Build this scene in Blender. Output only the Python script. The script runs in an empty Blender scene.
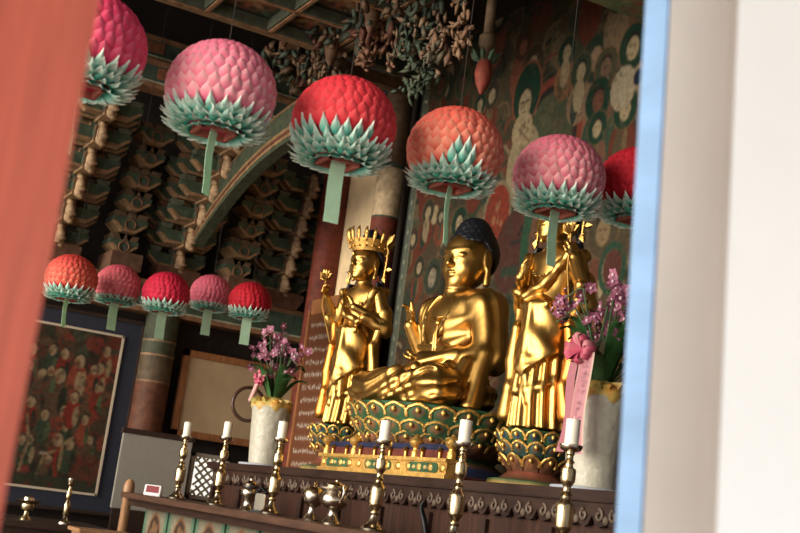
import bpy, bmesh, math, random
import numpy as np
from mathutils import Vector, Matrix
random.seed(7); RNG = np.random.default_rng(11)
C = bpy.context.scene.collection
PI = math.pi
# ------------------------------------------------------------------ camera frame (room axes: +X to the altar, +Y along the altar)
F = 1210.0; ROLL = math.radians(7.5); PIT = math.atan(246/1210.0); HEAD = math.radians(27.7); CZ = 1.0
FW = (math.sin(HEAD), math.cos(HEAD)); RT = (math.cos(HEAD), -math.sin(HEAD))
def ray(x, y):
    dx, dy = x-400, y-266.5
    u = dx*math.cos(ROLL)+dy*math.sin(ROLL); v = dx*math.sin(ROLL)-dy*math.cos(ROLL)
    f = F*math.cos(PIT)-v*math.sin(PIT); z = F*math.sin(PIT)+v*math.cos(PIT)
    return (u*RT[0]+f*FW[0], u*RT[1]+f*FW[1], z)
def at(ax, val, x, y):
    r = ray(x, y); o = (0, 0, CZ); t = (val-o[ax])/r[ax]
    return tuple(o[i]+t*r[i] for i in range(3))
# ------------------------------------------------------------------ materials
def s2l(c): return tuple((v/12.92 if v <= .04045 else ((v+.055)/1.055)**2.4) for v in c)
def mat(name, col=(.5,.5,.5), rough=.6, metal=0, attr=False, noise=0.0, nscale=20, bump=0.0, bscale=60, stretch=None, col2=None, spec=None, emit=None, trans=None, coat=0):
    m = bpy.data.materials.new(name); m.use_nodes = True
    nt = m.node_tree; b = nt.nodes['Principled BSDF']; L = nt.links
    b.inputs['Roughness'].default_value = rough; b.inputs['Metallic'].default_value = metal
    if spec is not None: b.inputs['Specular IOR Level'].default_value = spec
    if coat: b.inputs['Coat Weight'].default_value = coat
    src = None
    tc = nt.nodes.new('ShaderNodeTexCoord'); mp = nt.nodes.new('ShaderNodeMapping')
    L.new(tc.outputs['Object'], mp.inputs['Vector'])
    if stretch: mp.inputs['Scale'].default_value = stretch
    if attr:
        a = nt.nodes.new('ShaderNodeAttribute'); a.attribute_name = 'Col'; src = a.outputs['Color']
    if noise > 0 or col2:
        n = nt.nodes.new('ShaderNodeTexNoise'); n.inputs['Scale'].default_value = nscale; n.inputs['Detail'].default_value = 6
        L.new(mp.outputs['Vector'], n.inputs['Vector'])
        if col2 and not attr:
            r = nt.nodes.new('ShaderNodeValToRGB'); r.color_ramp.elements[0].position = .35; r.color_ramp.elements[1].position = .65
            r.color_ramp.elements[0].color = (*col, 1); r.color_ramp.elements[1].color = (*col2, 1)
            L.new(n.outputs['Fac'], r.inputs['Fac']); src = r.outputs['Color']
        else:
            mr = nt.nodes.new('ShaderNodeMapRange'); mr.inputs['From Min'].default_value = .3; mr.inputs['From Max'].default_value = .7
            mr.inputs['To Min'].default_value = 1-noise; mr.inputs['To Max'].default_value = 1+noise
            L.new(n.outputs['Fac'], mr.inputs['Value'])
            mx = nt.nodes.new('ShaderNodeMix'); mx.data_type = 'RGBA'; mx.blend_type = 'MULTIPLY'; mx.inputs['Factor'].default_value = 1
            if src is not None: L.new(src, mx.inputs['A'])
            else: mx.inputs['A'].default_value = (*col, 1)
            L.new(mr.outputs['Result'], mx.inputs['B']); src = mx.outputs['Result']
    if src is not None: L.new(src, b.inputs['Base Color'])
    else: b.inputs['Base Color'].default_value = (*col, 1)
    if bump > 0:
        n2 = nt.nodes.new('ShaderNodeTexNoise'); n2.inputs['Scale'].default_value = bscale; n2.inputs['Detail'].default_value = 4
        L.new(mp.outputs['Vector'], n2.inputs['Vector'])
        bp = nt.nodes.new('ShaderNodeBump'); bp.inputs['Strength'].default_value = bump; bp.inputs['Distance'].default_value = .01
        L.new(n2.outputs['Fac'], bp.inputs['Height']); L.new(bp.outputs['Normal'], b.inputs['Normal'])
    if emit: b.inputs['Emission Color'].default_value = (*emit[0], 1); b.inputs['Emission Strength'].default_value = emit[1]
    if trans: # thin paper / petals: a share of translucent
        t = nt.nodes.new('ShaderNodeBsdfTranslucent'); ms = nt.nodes.new('ShaderNodeMixShader'); ms.inputs['Fac'].default_value = trans
        if src is not None: L.new(src, t.inputs['Color'])
        else: t.inputs['Color'].default_value = (*col, 1)
        L.new(b.outputs[0], ms.inputs[1]); L.new(t.outputs[0], ms.inputs[2])
        L.new(ms.outputs[0], nt.nodes['Material Output'].inputs['Surface'])
    return m
M = {}
M['gold'] = mat('gold_leaf', (.52,.305,.085), .36, 1, noise=.16, nscale=9, bump=.12, bscale=26)
M['gold_rough'] = mat('gold_paint', (.80,.50,.15), .5, 1, noise=.25, nscale=14, bump=.6, bscale=60)
M['orange_gold'] = mat('orange_gilt', (.70,.29,.06), .38, 1, noise=.15, nscale=9)
M['brass'] = mat('polished_brass', (.66,.52,.31), .24, 1, noise=.08, nscale=12)
M['silver'] = mat('silver_brass', (.68,.60,.48), .2, 1)
M['hair'] = mat('blue_black_hair', (.008,.009,.014), .42, noise=.3, nscale=50, bump=.6, bscale=70)
M['candle'] = mat('candle_wax', (.82,.78,.68), .5, noise=.05)
M['petal'] = mat('paper_petals', attr=True, rough=.7, trans=.12, spec=.2)
M['tag'] = mat('pale_green_paper', (.60,.84,.62), .7, trans=.25, noise=.05, spec=.2)
M['paint'] = mat('dancheong_paint', attr=True, rough=.65, noise=.35, nscale=14, bump=.25, bscale=30, spec=.3)
M['mural'] = mat('mural_paint', attr=True, rough=.75, noise=.22, nscale=25, spec=.2)
M['flat'] = mat('flat_paint', attr=True, rough=.6, noise=.08, nscale=25, spec=.3)
M['redwood'] = mat('red_lacquer_wood', (.10,.022,.010), .42, noise=.4, nscale=7, bump=.15, bscale=16, stretch=(6,6,.6))
M['altar'] = mat('altar_wood', (.026,.011,.007), .55, spec=.25, noise=.4, nscale=6, bump=.15, bscale=14, stretch=(5,.8,5))
M['altar_v'] = mat('altar_panel_wood', (.036,.0135,.008), .6, spec=.25, noise=.4, nscale=6, bump=.15, bscale=14, stretch=(5,5,.5))
M['shelfwood'] = mat('shelf_wood', (.070,.034,.021), .5, spec=.3, noise=.3, nscale=6, bump=.12, bscale=14, stretch=(5,.6,5))
M['tanwood'] = mat('tan_wood', (.34,.18,.09), .5, noise=.3, nscale=8, bump=.12, bscale=14, stretch=(5,5,.6))
M['darkwood'] = mat('dark_wood', (.035,.018,.012), .5, noise=.4, nscale=8, stretch=(5,.7,5))
M['plaster'] = mat('tan_plaster', (.84,.64,.38), .85, noise=.12, nscale=5, bump=.1)
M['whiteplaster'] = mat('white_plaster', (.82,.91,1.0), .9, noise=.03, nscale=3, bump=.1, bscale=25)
M['jamb'] = mat('shaded_jamb_plaster', (.46,.455,.44), .9, noise=.06, nscale=4, bump=.12, bscale=18)  # white plaster with the reveal's shade put into its colour
M['bluepaint'] = mat('pale_blue_paint', (.27,.48,.80), .6, noise=.10, nscale=5, stretch=(1,1,4))
M['reddoor'] = mat('weathered_red_paint', (.52,.125,.085), .6, noise=.14, nscale=9, bump=.15, bscale=12, stretch=(8,8,.5))
M['floor'] = mat('floor_boards', (.20,.12,.075), .4, noise=.3, nscale=4, stretch=(6,.5,1))
M['ceramic'] = mat('white_ceramic', (.42,.40,.33), .4, noise=.08, nscale=30, bump=.9, bscale=22)
M['saucer'] = mat('grey_saucer', (.42,.45,.52), .4)
M['navy'] = mat('navy_silk', (.022,.026,.044), .7, noise=.15, nscale=40)
M['cream'] = mat('cream_border', (.60,.50,.38), .7)
M['greypost'] = mat('grey_trim_wood', (.26,.21,.17), .6, noise=.2)
M['whitepanel'] = mat('pale_grey_panel', (.33,.31,.27), .5, noise=.04)
M['beige'] = mat('beige_board', (.47,.34,.20), .75, noise=.1, nscale=4)
M['orangewood'] = mat('orange_brown_wood', (.30,.12,.045), .45, noise=.3, nscale=8, bump=.1, stretch=(5,5,.7))
M['leafg'] = mat('leaf_green', (.025,.085,.02), .45, noise=.3, nscale=20)
M['orchid'] = mat('orchid_petals', attr=True, rough=.6, trans=.2)
M['wrap'] = mat('orange_wrapping', (.55,.26,.05), .5, noise=.4, nscale=16, col2=(.42,.40,.12), bump=.5, bscale=30)
M['pinkribbon'] = mat('pink_ribbon', attr=True, rough=.5, trans=.15)
M['blackmetal'] = mat('black_metal', (.02,.02,.022), .35, 1)
M['hoop'] = mat('dark_hoop', (.06,.022,.014), .4)
M['whiteplastic'] = mat('white_plastic', (.70,.68,.72), .35)
M['redscreen'] = mat('red_screen', (.20,.008,.014), .3)
M['blackplastic'] = mat('black_plastic', (.02,.02,.02), .4)
M['cord'] = mat('dark_cord', (.03,.02,.015), .8)
M['lattice'] = mat('lattice_wood', (.62,.58,.48), .6)
M['winpaper'] = mat('window_paper', (.85,.83,.78), .8, emit=((1,.97,.9), .55))
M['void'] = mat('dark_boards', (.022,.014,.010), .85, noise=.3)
# ------------------------------------------------------------------ object helpers
def link(name, me, m, parent=None, loc=None):
    o = bpy.data.objects.new(name, me); C.objects.link(o)
    if m is not None:
        for mm in (m if isinstance(m, (list, tuple)) else [m]): me.materials.append(mm)
    if parent is not None: o.parent = parent
    if loc is not None: o.location = loc
    return o
def tag(o, label=None, cat=None, group=None, kind=None):
    if label: o['label'] = label
    if cat: o['category'] = cat
    if group: o['group'] = group
    if kind: o['kind'] = kind
    return o
def thing(name, label, cat, loc=(0,0,0), rz=0, group=None):
    o = bpy.data.objects.new(name, None); C.objects.link(o); o.location = loc; o.rotation_euler = (0,0,rz)
    o.empty_display_size = .05
    return tag(o, label, cat, group)
def copy_tree(o, parent=None):
    c = o.copy(); C.objects.link(c)
    if parent is not None: c.parent = parent
    for ch in o.children: copy_tree(ch, c)
    return c
class MB:
    """mesh builder with per-vertex colour"""
    def __init__(s): s.v = []; s.f = []; s.c = []
    def add(s, vs, fs, col=(1,1,1)):
        n = len(s.v); s.v += [tuple(p) for p in vs]; s.f += [tuple(i+n for i in f) for f in fs]
        if isinstance(col, list): s.c += col
        else: s.c += [col]*len(vs)
    def box(s, c, h, col=(1,1,1), rot=None):
        vs = [Vector((sx*h[0], sy*h[1], sz*h[2])) for sx in (-1,1) for sy in (-1,1) for sz in (-1,1)]
        if rot is not None: vs = [rot @ v for v in vs]
        vs = [v+Vector(c) for v in vs]
        s.add(vs, [(0,1,3,2),(4,6,7,5),(0,4,5,1),(2,3,7,6),(0,2,6,4),(1,5,7,3)], col)
    def bbox(s, a, b, col=(1,1,1)):
        s.box([(a[i]+b[i])/2 for i in range(3)], [abs(b[i]-a[i])/2 for i in range(3)], col)
    def lathe(s, prof, n=24, c=(0,0,0), col=(1,1,1), sy=1, flute=0, nf=8):
        """prof: (r, z) or (r, z, colour)"""
        vs = []; cs = []
        for p in prof:
            for k in range(n):
                a = 2*PI*k/n; r = p[0]*(1+flute*math.cos(nf*a))
                vs.append((c[0]+r*math.cos(a), c[1]+r*sy*math.sin(a), c[2]+p[1])); cs.append(p[2] if len(p) > 2 else col)
        fs = []
        for i in range(len(prof)-1):
            for k in range(n):
                k2 = (k+1) % n; fs.append((i*n+k, i*n+k2, (i+1)*n+k2, (i+1)*n+k))
        fs.append(tuple(range(n-1, -1, -1))); m = (len(prof)-1)*n; fs.append(tuple(m+k for k in range(n)))
        s.add(vs, fs, cs)
    def tube(s, pts, rad, n=8, col=(1,1,1), flat=1.0):
        pts = [Vector(p) for p in pts]; N = len(pts); vs = []
        up = Vector((0,0,1)); t0 = (pts[1]-pts[0]).normalized()
        if abs(t0.dot(up)) > .9: up = Vector((1,0,0))
        for i, p in enumerate(pts):
            t = (pts[min(i+1,N-1)]-pts[max(i-1,0)]).normalized()
            a = t.cross(up)
            if a.length < 1e-6: a = t.cross(Vector((0,1,0)))
            a.normalize(); b = a.cross(t).normalized(); up = b
            r = rad[i] if isinstance(rad, (list, tuple)) else rad
            for k in range(n):
                w = 2*PI*k/n; vs.append(p + a*(math.cos(w)*r) + b*(math.sin(w)*r*flat))
        fs = [(i*n+k, i*n+(k+1) % n, (i+1)*n+(k+1) % n, (i+1)*n+k) for i in range(N-1) for k in range(n)]
        fs.append(tuple(range(n-1,-1,-1))); fs.append(tuple((N-1)*n+k for k in range(n)))
        s.add(vs, fs, col)
    def ball(s, c, r, col=(1,1,1), n=12, m=8):
        r = r if isinstance(r, (tuple, list)) else (r, r, r); vs = [(c[0],c[1],c[2]-r[2])]; fs = []
        for i in range(1, m):
            th = PI*i/m
            for k in range(n):
                a = 2*PI*k/n; vs.append((c[0]+r[0]*math.sin(th)*math.cos(a), c[1]+r[1]*math.sin(th)*math.sin(a), c[2]-r[2]*math.cos(th)))
        vs.append((c[0],c[1],c[2]+r[2])); top = len(vs)-1
        for k in range(n): fs.append((0, 1+(k+1) % n, 1+k)); fs.append((top, 1+(m-2)*n+k, 1+(m-2)*n+(k+1) % n))
        for i in range(m-2):
            for k in range(n): fs.append((1+i*n+k, 1+i*n+(k+1) % n, 1+(i+1)*n+(k+1) % n, 1+(i+1)*n+k))
        s.add(vs, fs, col)
    def prism(s, poly, axis, a, b, col=(1,1,1)):
        """extrude a 2D polygon along axis (0,1,2) from a to b"""
        def P(q, t): return (t,q[0],q[1]) if axis == 0 else ((q[0],t,q[1]) if axis == 1 else (q[0],q[1],t))
        n = len(poly); vs = [P(q,a) for q in poly]+[P(q,b) for q in poly]
        s.add(vs, [tuple(range(n)), tuple(range(2*n-1,n-1,-1))]+[(i,n+i,n+(i+1)%n,(i+1)%n) for i in range(n)], col)
    def build(s, name, m, parent=None, loc=None, smooth=False, bevel=0, normals=True):
        me = bpy.data.meshes.new(name); me.from_pydata(s.v, [], s.f)
        ca = me.color_attributes.new('Col', 'FLOAT_COLOR', 'POINT')
        ca.data.foreach_set('color', np.array([(c[0],c[1],c[2],1) for c in s.c], 'f').ravel())
        if normals:
            bm = bmesh.new(); bm.from_mesh(me); bmesh.ops.recalc_face_normals(bm, faces=bm.faces)
            if bevel > 0: bmesh.ops.bevel(bm, geom=[e for e in bm.edges], offset=bevel, segments=2, affect='EDGES')
            bm.to_mesh(me); bm.free()
        if smooth:
            me.polygons.foreach_set('use_smooth', [True]*len(me.polygons))
            if smooth != 'all': me.set_sharp_from_angle(angle=math.radians(42))
        me.update()
        return link(name, me, m, parent, loc)
def box_obj(name, a, b, m, parent=None, bevel=.006, loc=None, col=(1,1,1)):
    q = MB(); q.bbox(a, b, col); return q.build(name, m, parent, loc, bevel=bevel, smooth=False)
def structure(o): o['kind'] = 'structure'; return o
# ------------------------------------------------------------------ painted grids: a connected mesh whose vertex colours are a hand-laid picture
class Picture:
    def __init__(s, u0, u1, v0, v1, step, base):
        s.nu = int((u1-u0)/step)+1; s.nv = int((v1-v0)/step)+1
        s.u, s.v = np.meshgrid(np.linspace(u0,u1,s.nu), np.linspace(v0,v1,s.nv), indexing='ij')
        s.img = np.empty((s.nu,s.nv,3), 'f'); s.img[:] = base; s.step = step
    def put(s, mask, col, alpha=1.0): s.img[mask] = s.img[mask]*(1-alpha)+np.array(col,'f')*alpha
    def ell(s, c, r, col, ang=0, alpha=1.0):
        du, dv = s.u-c[0], s.v-c[1]; ca, sa = math.cos(ang), math.sin(ang)
        a, b = du*ca+dv*sa, -du*sa+dv*ca
        s.put((a/r[0])**2+(b/r[1])**2 < 1, col, alpha)
    def ring(s, c, r, w, col):
        d = np.sqrt(((s.u-c[0])/r[0])**2+((s.v-c[1])/r[1])**2); s.put((d < 1) & (d > 1-w), col)
    def rect(s, u0, u1, v0, v1, col): s.put((s.u > u0) & (s.u < u1) & (s.v > v0) & (s.v < v1), col)
    def line(s, a, b, w, col):
        ax, ay = a; bx, by = b; L2 = (bx-ax)**2+(by-ay)**2+1e-9
        t = np.clip(((s.u-ax)*(bx-ax)+(s.v-ay)*(by-ay))/L2, 0, 1)
        s.put((s.u-ax-t*(bx-ax))**2+(s.v-ay-t*(by-ay))**2 < (w/2)**2, col)
    def blobs(s, cols, n, rmin, rmax, alpha=.8):
        u0, u1, v0, v1 = s.u.min(), s.u.max(), s.v.min(), s.v.max()
        for _ in range(n):
            r = random.uniform(rmin, rmax)
            s.ell((random.uniform(u0,u1), random.uniform(v0,v1)), (r, r*random.uniform(.3,1.2)), random.choice(cols), random.uniform(0,PI), alpha)
    def mesh(s, name, to3d, m, parent=None, thick=None):
        im = s.img
        for ax in (0,1): im = (np.roll(im,1,ax)+2*im+np.roll(im,-1,ax))/4
        im[0], im[-1], im[:,0], im[:,-1] = s.img[0], s.img[-1], s.img[:,0], s.img[:,-1]; s.img = im
        n = s.nu*s.nv; P = to3d(s.u.ravel(), s.v.ravel()); vs = np.stack(P, 1)
        i, j = np.meshgrid(np.arange(s.nu-1), np.arange(s.nv-1), indexing='ij'); a = (i*s.nv+j).ravel()
        q = np.stack([a, a+s.nv, a+s.nv+1, a+1], 1)
        me = bpy.data.meshes.new(name); me.from_pydata(vs.tolist(), [], q.tolist())
        ca = me.color_attributes.new('Col', 'FLOAT_COLOR', 'POINT')
        cc = np.ones((n,4),'f'); cc[:,:3] = s.img.reshape(-1,3); ca.data.foreach_set('color', cc.ravel())
        if thick:
            bm = bmesh.new(); bm.from_mesh(me); bm.normal_update()
            be = [e for e in bm.edges if e.is_boundary]; ex = bmesh.ops.extrude_edge_only(bm, edges=be)
            for v in [g for g in ex['geom'] if isinstance(g, bmesh.types.BMVert)]: v.co += Vector(thick)
            bm.to_mesh(me); bm.free()
        me.update(); return link(name, me, m, parent)
# ------------------------------------------------------------------ signed-distance sculpting (surface nets)
def smin(a, b, k):
    if k <= 0: return np.minimum(a, b)
    h = np.clip(.5+.5*(b-a)/k, 0, 1); return b+(a-b)*h-k*h*(1-h)
def d_cap(p, a, b, r1, r2):
    a = np.array(a,'f'); b = np.array(b,'f'); ba = b-a; l2 = float(ba@ba)+1e-9
    px, py, pz = p[0]-a[0], p[1]-a[1], p[2]-a[2]
    h = np.clip((px*ba[0]+py*ba[1]+pz*ba[2])/l2, 0, 1)
    return np.sqrt((px-h*ba[0])**2+(py-h*ba[1])**2+(pz-h*ba[2])**2)-(r1+(r2-r1)*h)
def d_ell(p, c, r):
    x, y, z = (p[0]-c[0])/r[0], (p[1]-c[1])/r[1], (p[2]-c[2])/r[2]
    k0 = np.sqrt(x*x+y*y+z*z)+1e-6; k1 = np.sqrt((x/r[0])**2+(y/r[1])**2+(z/r[2])**2)+1e-6
    return k0*(k0-1)/k1
def surface_nets(fn, lo, hi, h):
    n = [int((hi[i]-lo[i])/h)+2 for i in range(3)]
    ax = [(lo[i]+h*np.arange(n[i])).astype('f') for i in range(3)]
    p = np.meshgrid(*ax, indexing='ij', sparse=True); d = np.broadcast_to(fn(p), n).astype('f')
    ins = d < 0
    cnt = np.zeros([k-1 for k in n], 'i4')
    for i in (0,1):
        for j in (0,1):
            for k in (0,1): cnt += ins[i:n[0]-1+i, j:n[1]-1+j, k:n[2]-1+k]
    ci = np.argwhere((cnt > 0) & (cnt < 8)); idx = -np.ones(cnt.shape, 'i4'); idx[tuple(ci.T)] = np.arange(len(ci))
    acc = np.zeros((len(ci),3)); w = np.zeros(len(ci))
    cs = [(i,j,k) for i in (0,1) for j in (0,1) for k in (0,1)]
    for a in cs:
        for b in cs:
            if sum(abs(a[t]-b[t]) for t in range(3)) == 1 and a < b:
                da = d[ci[:,0]+a[0], ci[:,1]+a[1], ci[:,2]+a[2]]; db = d[ci[:,0]+b[0], ci[:,1]+b[1], ci[:,2]+b[2]]
                x = (da < 0) != (db < 0); t = np.where(x, da/(da-db+1e-12), 0)
                acc += np.where(x, 1, 0)[:,None]*(np.array(a)+t[:,None]*(np.array(b)-np.array(a))); w += x
    V = np.array(lo)+h*(ci+acc/np.maximum(w,1)[:,None]); Q = []
    for axn in range(3):
        o1, o2 = [(1,2),(2,0),(0,1)][axn]
        sl0 = [slice(1,n[t]-1) for t in range(3)]; sl1 = list(sl0); sl0[axn] = slice(0,n[axn]-1); sl1[axn] = slice(1,n[axn])
        A, B = ins[tuple(sl0)], ins[tuple(sl1)]; e = np.argwhere(A != B); s = A[tuple(e.T)]
        off = np.array([1,1,1]); off[axn] = 0; e = e+off
        def g(da, db):
            q = e.copy(); q[:,o1] -= da; q[:,o2] -= db; return idx[tuple(q.T)]
        q = np.stack([g(1,1), g(0,1), g(0,0), g(1,0)], 1); q[~s] = q[~s][:,::-1]; Q.append(q)
    return V, np.concatenate(Q)
def sdf_obj(name, fn, lo, hi, h, m, parent=None, smooth=2):
    V, Q = surface_nets(fn, lo, hi, h)
    me = bpy.data.meshes.new(name); me.from_pydata(V.tolist(), [], Q.tolist())
    if smooth:
        bm = bmesh.new(); bm.from_mesh(me)
        for _ in range(smooth): bmesh.ops.smooth_vert(bm, verts=bm.verts, factor=.5, use_axis_x=True, use_axis_y=True, use_axis_z=True)
        bm.to_mesh(me); bm.free()
    me.polygons.foreach_set('use_smooth', [True]*len(me.polygons)); me.update()
    return link(name, me, m, parent)
def J(f, s, z): return (-f, s, z)          # statue frame: forward, to its right, up (statues face -X)
# ================================================================== THE SETTING
structure(box_obj('floor', (-2.6,1.25,-.1), (5.3,12,0), M['floor'], bevel=0))
structure(box_obj('ground', (-14,-12,-.9), (14,1.2,-.7), mat('stone_paving', (.70,.66,.58), .85, noise=.15), bevel=0))
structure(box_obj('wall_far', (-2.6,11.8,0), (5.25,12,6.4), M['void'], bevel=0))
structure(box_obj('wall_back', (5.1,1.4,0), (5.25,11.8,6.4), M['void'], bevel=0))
structure(box_obj('trim_1', (-2.6,1.3,4.7), (-2.4,11.9,6.4), M['redwood'], bevel=0))     # lintel over the open front doors
# near wall with the doorway the camera looks through
def lean(q): q.v = [(x-.044*(z-1.39) if x > .9 and x < 1.4 else x, y, z) for (x,y,z) in q.v]; return q
q = MB()
q.bbox((1.1225,1.198,-.7), (1.38,1.33,2.7)); lean(q)
q.bbox((1.27,1.199,-.7), (6.6,1.33,2.7)); q.bbox((-.6,1.25,-.7), (-.25,1.39,2.7)); q.bbox((-2.6,1.2,2.7), (6.6,1.34,4.2))
structure(q.build('wall_near', M['whiteplaster']))
# rounded plaster jamb between the outer wall and the blue frame
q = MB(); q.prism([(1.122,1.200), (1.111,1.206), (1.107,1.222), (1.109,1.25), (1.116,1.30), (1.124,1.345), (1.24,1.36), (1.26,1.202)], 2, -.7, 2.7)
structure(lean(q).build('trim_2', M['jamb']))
q = MB(); q.bbox((1.127,1.350,-.7), (1.20,1.412,2.7)); structure(lean(q).build('trim_3', M['bluepaint'], bevel=.004))
q = MB()
q.bbox((-.25,1.28,-.7), (.262,1.36,2.7)); q.bbox((-.34,.32,-.5), (-.28,1.24,2.65)); o = q.build('door_1_and_sun_blocker', M['reddoor'], bevel=.012); structure(o)  # door post, plus an unseen leaf added to keep sun off the right jamb
q = MB(); q.prism([(1.2,3.1),(1.2,3.3),(-1.9,2.35),(-1.9,2.2)], 0, -6, 8); structure(q.build('added_shade_eaves', M['tanwood']))  # unseen eaves, added to shade the outer wall
# ceiling: boarded roof high above, coffered field nearer the side door
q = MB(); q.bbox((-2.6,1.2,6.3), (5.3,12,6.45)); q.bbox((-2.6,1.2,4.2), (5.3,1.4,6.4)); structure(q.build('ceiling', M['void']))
CE = 4.62
pic = Picture(-2.4, 3.75, 1.5, 8.7, .018, (.035,.040,.026))
PT = .54; gx = [3.66-PT*i for i in range(12)]; gy = [8.70-PT*i for i in range(14)]
for x in gx:
    for y in gy:
        cx, cy = x-PT/2, y-PT/2
        pic.ell((cx,cy), (.205,.205), (.015,.018,.014)); pic.ring((cx,cy), (.21,.21), .14, (.16,.075,.038))
        for k in range(8):
            a = 2*PI*k/8; pic.ell((cx+.11*math.cos(a), cy+.11*math.sin(a)), (.06,.036), [(.24,.08,.04),(.26,.15,.07)][k%2], a)
        pic.ell((cx,cy), (.045,.045), (.30,.18,.08))
        for k in range(4):
            a = PI/4+PI/2*k; pic.ell((cx+.255*math.cos(a), cy+.255*math.sin(a)), (.05,.022), (.06,.12,.08), a)
cof = pic.mesh('ceiling_coffers', lambda u, v: (u, v, np.full_like(u, CE+.10)), M['mural'], thick=(0,0,.05)); structure(cof)
q = MB()
for x in gx:
    q.bbox((x-.035,1.5,CE), (x+.035,8.7,CE+.09), (.07,.075,.05)); q.bbox((x-.014,1.5,CE-.010), (x+.014,8.7,CE), (.24,.12,.06))
for y in gy:
    q.bbox((-2.4,y-.035,CE), (3.75,y+.035,CE+.089), (.07,.075,.05)); q.bbox((-2.4,y-.014,CE-.010), (3.75,y+.014,CE), (.24,.12,.06))
q.bbox((-2.4,8.70,CE-.015), (3.75,8.76,CE+.5), (.17,.10,.05)); q.bbox((3.70,1.5,CE-.02), (3.76,8.74,CE+.5), (.10,.055,.03))
structure(q.build('ceiling_ribs', M['paint']))
# long painted beams under the roof, running along the far wall
def painted_beam(name, x0, x1, y, z, h=.24, d=.2, base=(.045,.065,.045)):
    q = MB(); q.bbox((x0,y-d/2,z), (x1,y+d/2,z+h), base)
    q.bbox((x0,y-d/2-.012,z-.01), (x1,y+d/2,z+.035), (.24,.12,.06)); q.bbox((x0,y-d/2-.008,z+h-.04), (x1,y+d/2,z+h+.01), (.19,.09,.045))
    q.bbox((x0,y-d/2-.010,z+.036), (x1,y+d/2,z+.052), (.34,.36,.26))
    n = int((x1-x0)/.5)
    for k in range(n):
        x = x0+.25+k*.5; q.box((x,y-d/2-.004,z+h*.55), (.08,.01,.05), random.choice([(.20,.07,.035),(.06,.12,.08),(.25,.17,.09)]))
    return q.build(name, M['paint'])
for i, (yy, zz) in enumerate([(10.62,4.52),(11.15,4.95),(10.2,5.35),(9.4,5.6)]):
    structure(painted_beam('beam', -2.4, 5.05, yy, zz))
structure(painted_beam('beam', -2.4, 5.05, 11.66, 2.62, .3, .24, (.05,.075,.05)))   # lintel the brackets stand on
random.seed(77); bpic = Picture(2.8, 4.97, 5.6, 6.12, .02, (.085,.115,.055))   # green and gold painted soffit, top right
bpic.blobs([(.05,.11,.06),(.13,.13,.06),(.20,.15,.07),(.06,.08,.045),(.18,.06,.03)], 260, .015, .06, .8)
bm_ = bpic.mesh('beam', lambda u, v: (u, v, np.full_like(u, 4.45)), M['mural'], thick=(0,0,.4)); structure(bm_)
# pillars
def pillar(name, x, y, r, bands, top=5.4):
    q = MB(); prof = []
    for z0, z1, c in bands: prof += [(r,z0,c),(r,z1-.001,c)]
    q.lathe(prof, 28, (x,y,0)); return structure(q.build(name, M['paint'], smooth=True))
RED = (.13,.026,.014); TAN = (.42,.31,.19)
pillar('pillar', 4.87, 9.70, .125, [(0,3.62,RED),(3.62,3.64,(.05,.05,.03)),(3.64,4.1,TAN),(4.1,4.14,(.06,.09,.06)),(4.14,5.3,(.10,.055,.03))])
pillar('pillar', 4.93, 11.0, .145, [(0,4.35,RED),(4.35,4.40,TAN),(4.40,5.3,(.07,.06,.035))])
pillar('pillar', 3.54, 11.60, .165, [(0,1.94,(.10,.035,.018)),(1.94,1.96,(.18,.10,.05)),(1.96,2.20,(.085,.058,.032)),(2.20,2.22,(.26,.15,.08)),(2.22,2.34,(.05,.055,.032)),(2.34,2.36,(.20,.13,.07)),(2.36,2.62,(.045,.052,.030))])
# plaster panel between the two red pillars
structure(box_obj('wall_panel', (5.02,9.9,1.2), (5.09,11.2,4.75), M['plaster'], bevel=0))
# mural behind the statues ------------------------------------------------------
random.seed(21)
mp = Picture(4.6, 9.52, .9, 5.5, .009, (.115,.085,.042))
olive = [(.115,.085,.04),(.07,.075,.04),(.16,.10,.05),(.045,.065,.04),(.19,.065,.035),(.22,.15,.08),(.06,.05,.03),(.03,.06,.035)]
mp.blobs(olive, 1500, .03, .16, .75)
for _ in range(420):   # cloud and robe strokes
    x, y = random.uniform(4.6,9.6), random.uniform(1.3,5.4); t = random.uniform(0,PI); l = random.uniform(.05,.16); c = random.choice([(.24,.15,.075),(.055,.10,.06),(.24,.065,.035),(.03,.05,.03),(.02,.018,.012),(.34,.25,.14)])
    for k in range(4): mp.line((x+l*.5*k*math.cos(t+.35*k), y+l*.5*k*math.sin(t+.35*k)), (x+l*.5*(k+1)*math.cos(t+.35*(k+1)), y+l*.5*(k+1)*math.sin(t+.35*(k+1))), random.uniform(.015,.035), c)
SKIN = (.52,.40,.23); HALO = (.012,.052,.026); GOLDL = (.22,.14,.065); DR = (.18,.042,.022); DK = (.02,.018,.015)
def MP(x, y): a = at(0, 5.0, x, y); return a[1], a[2]
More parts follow.
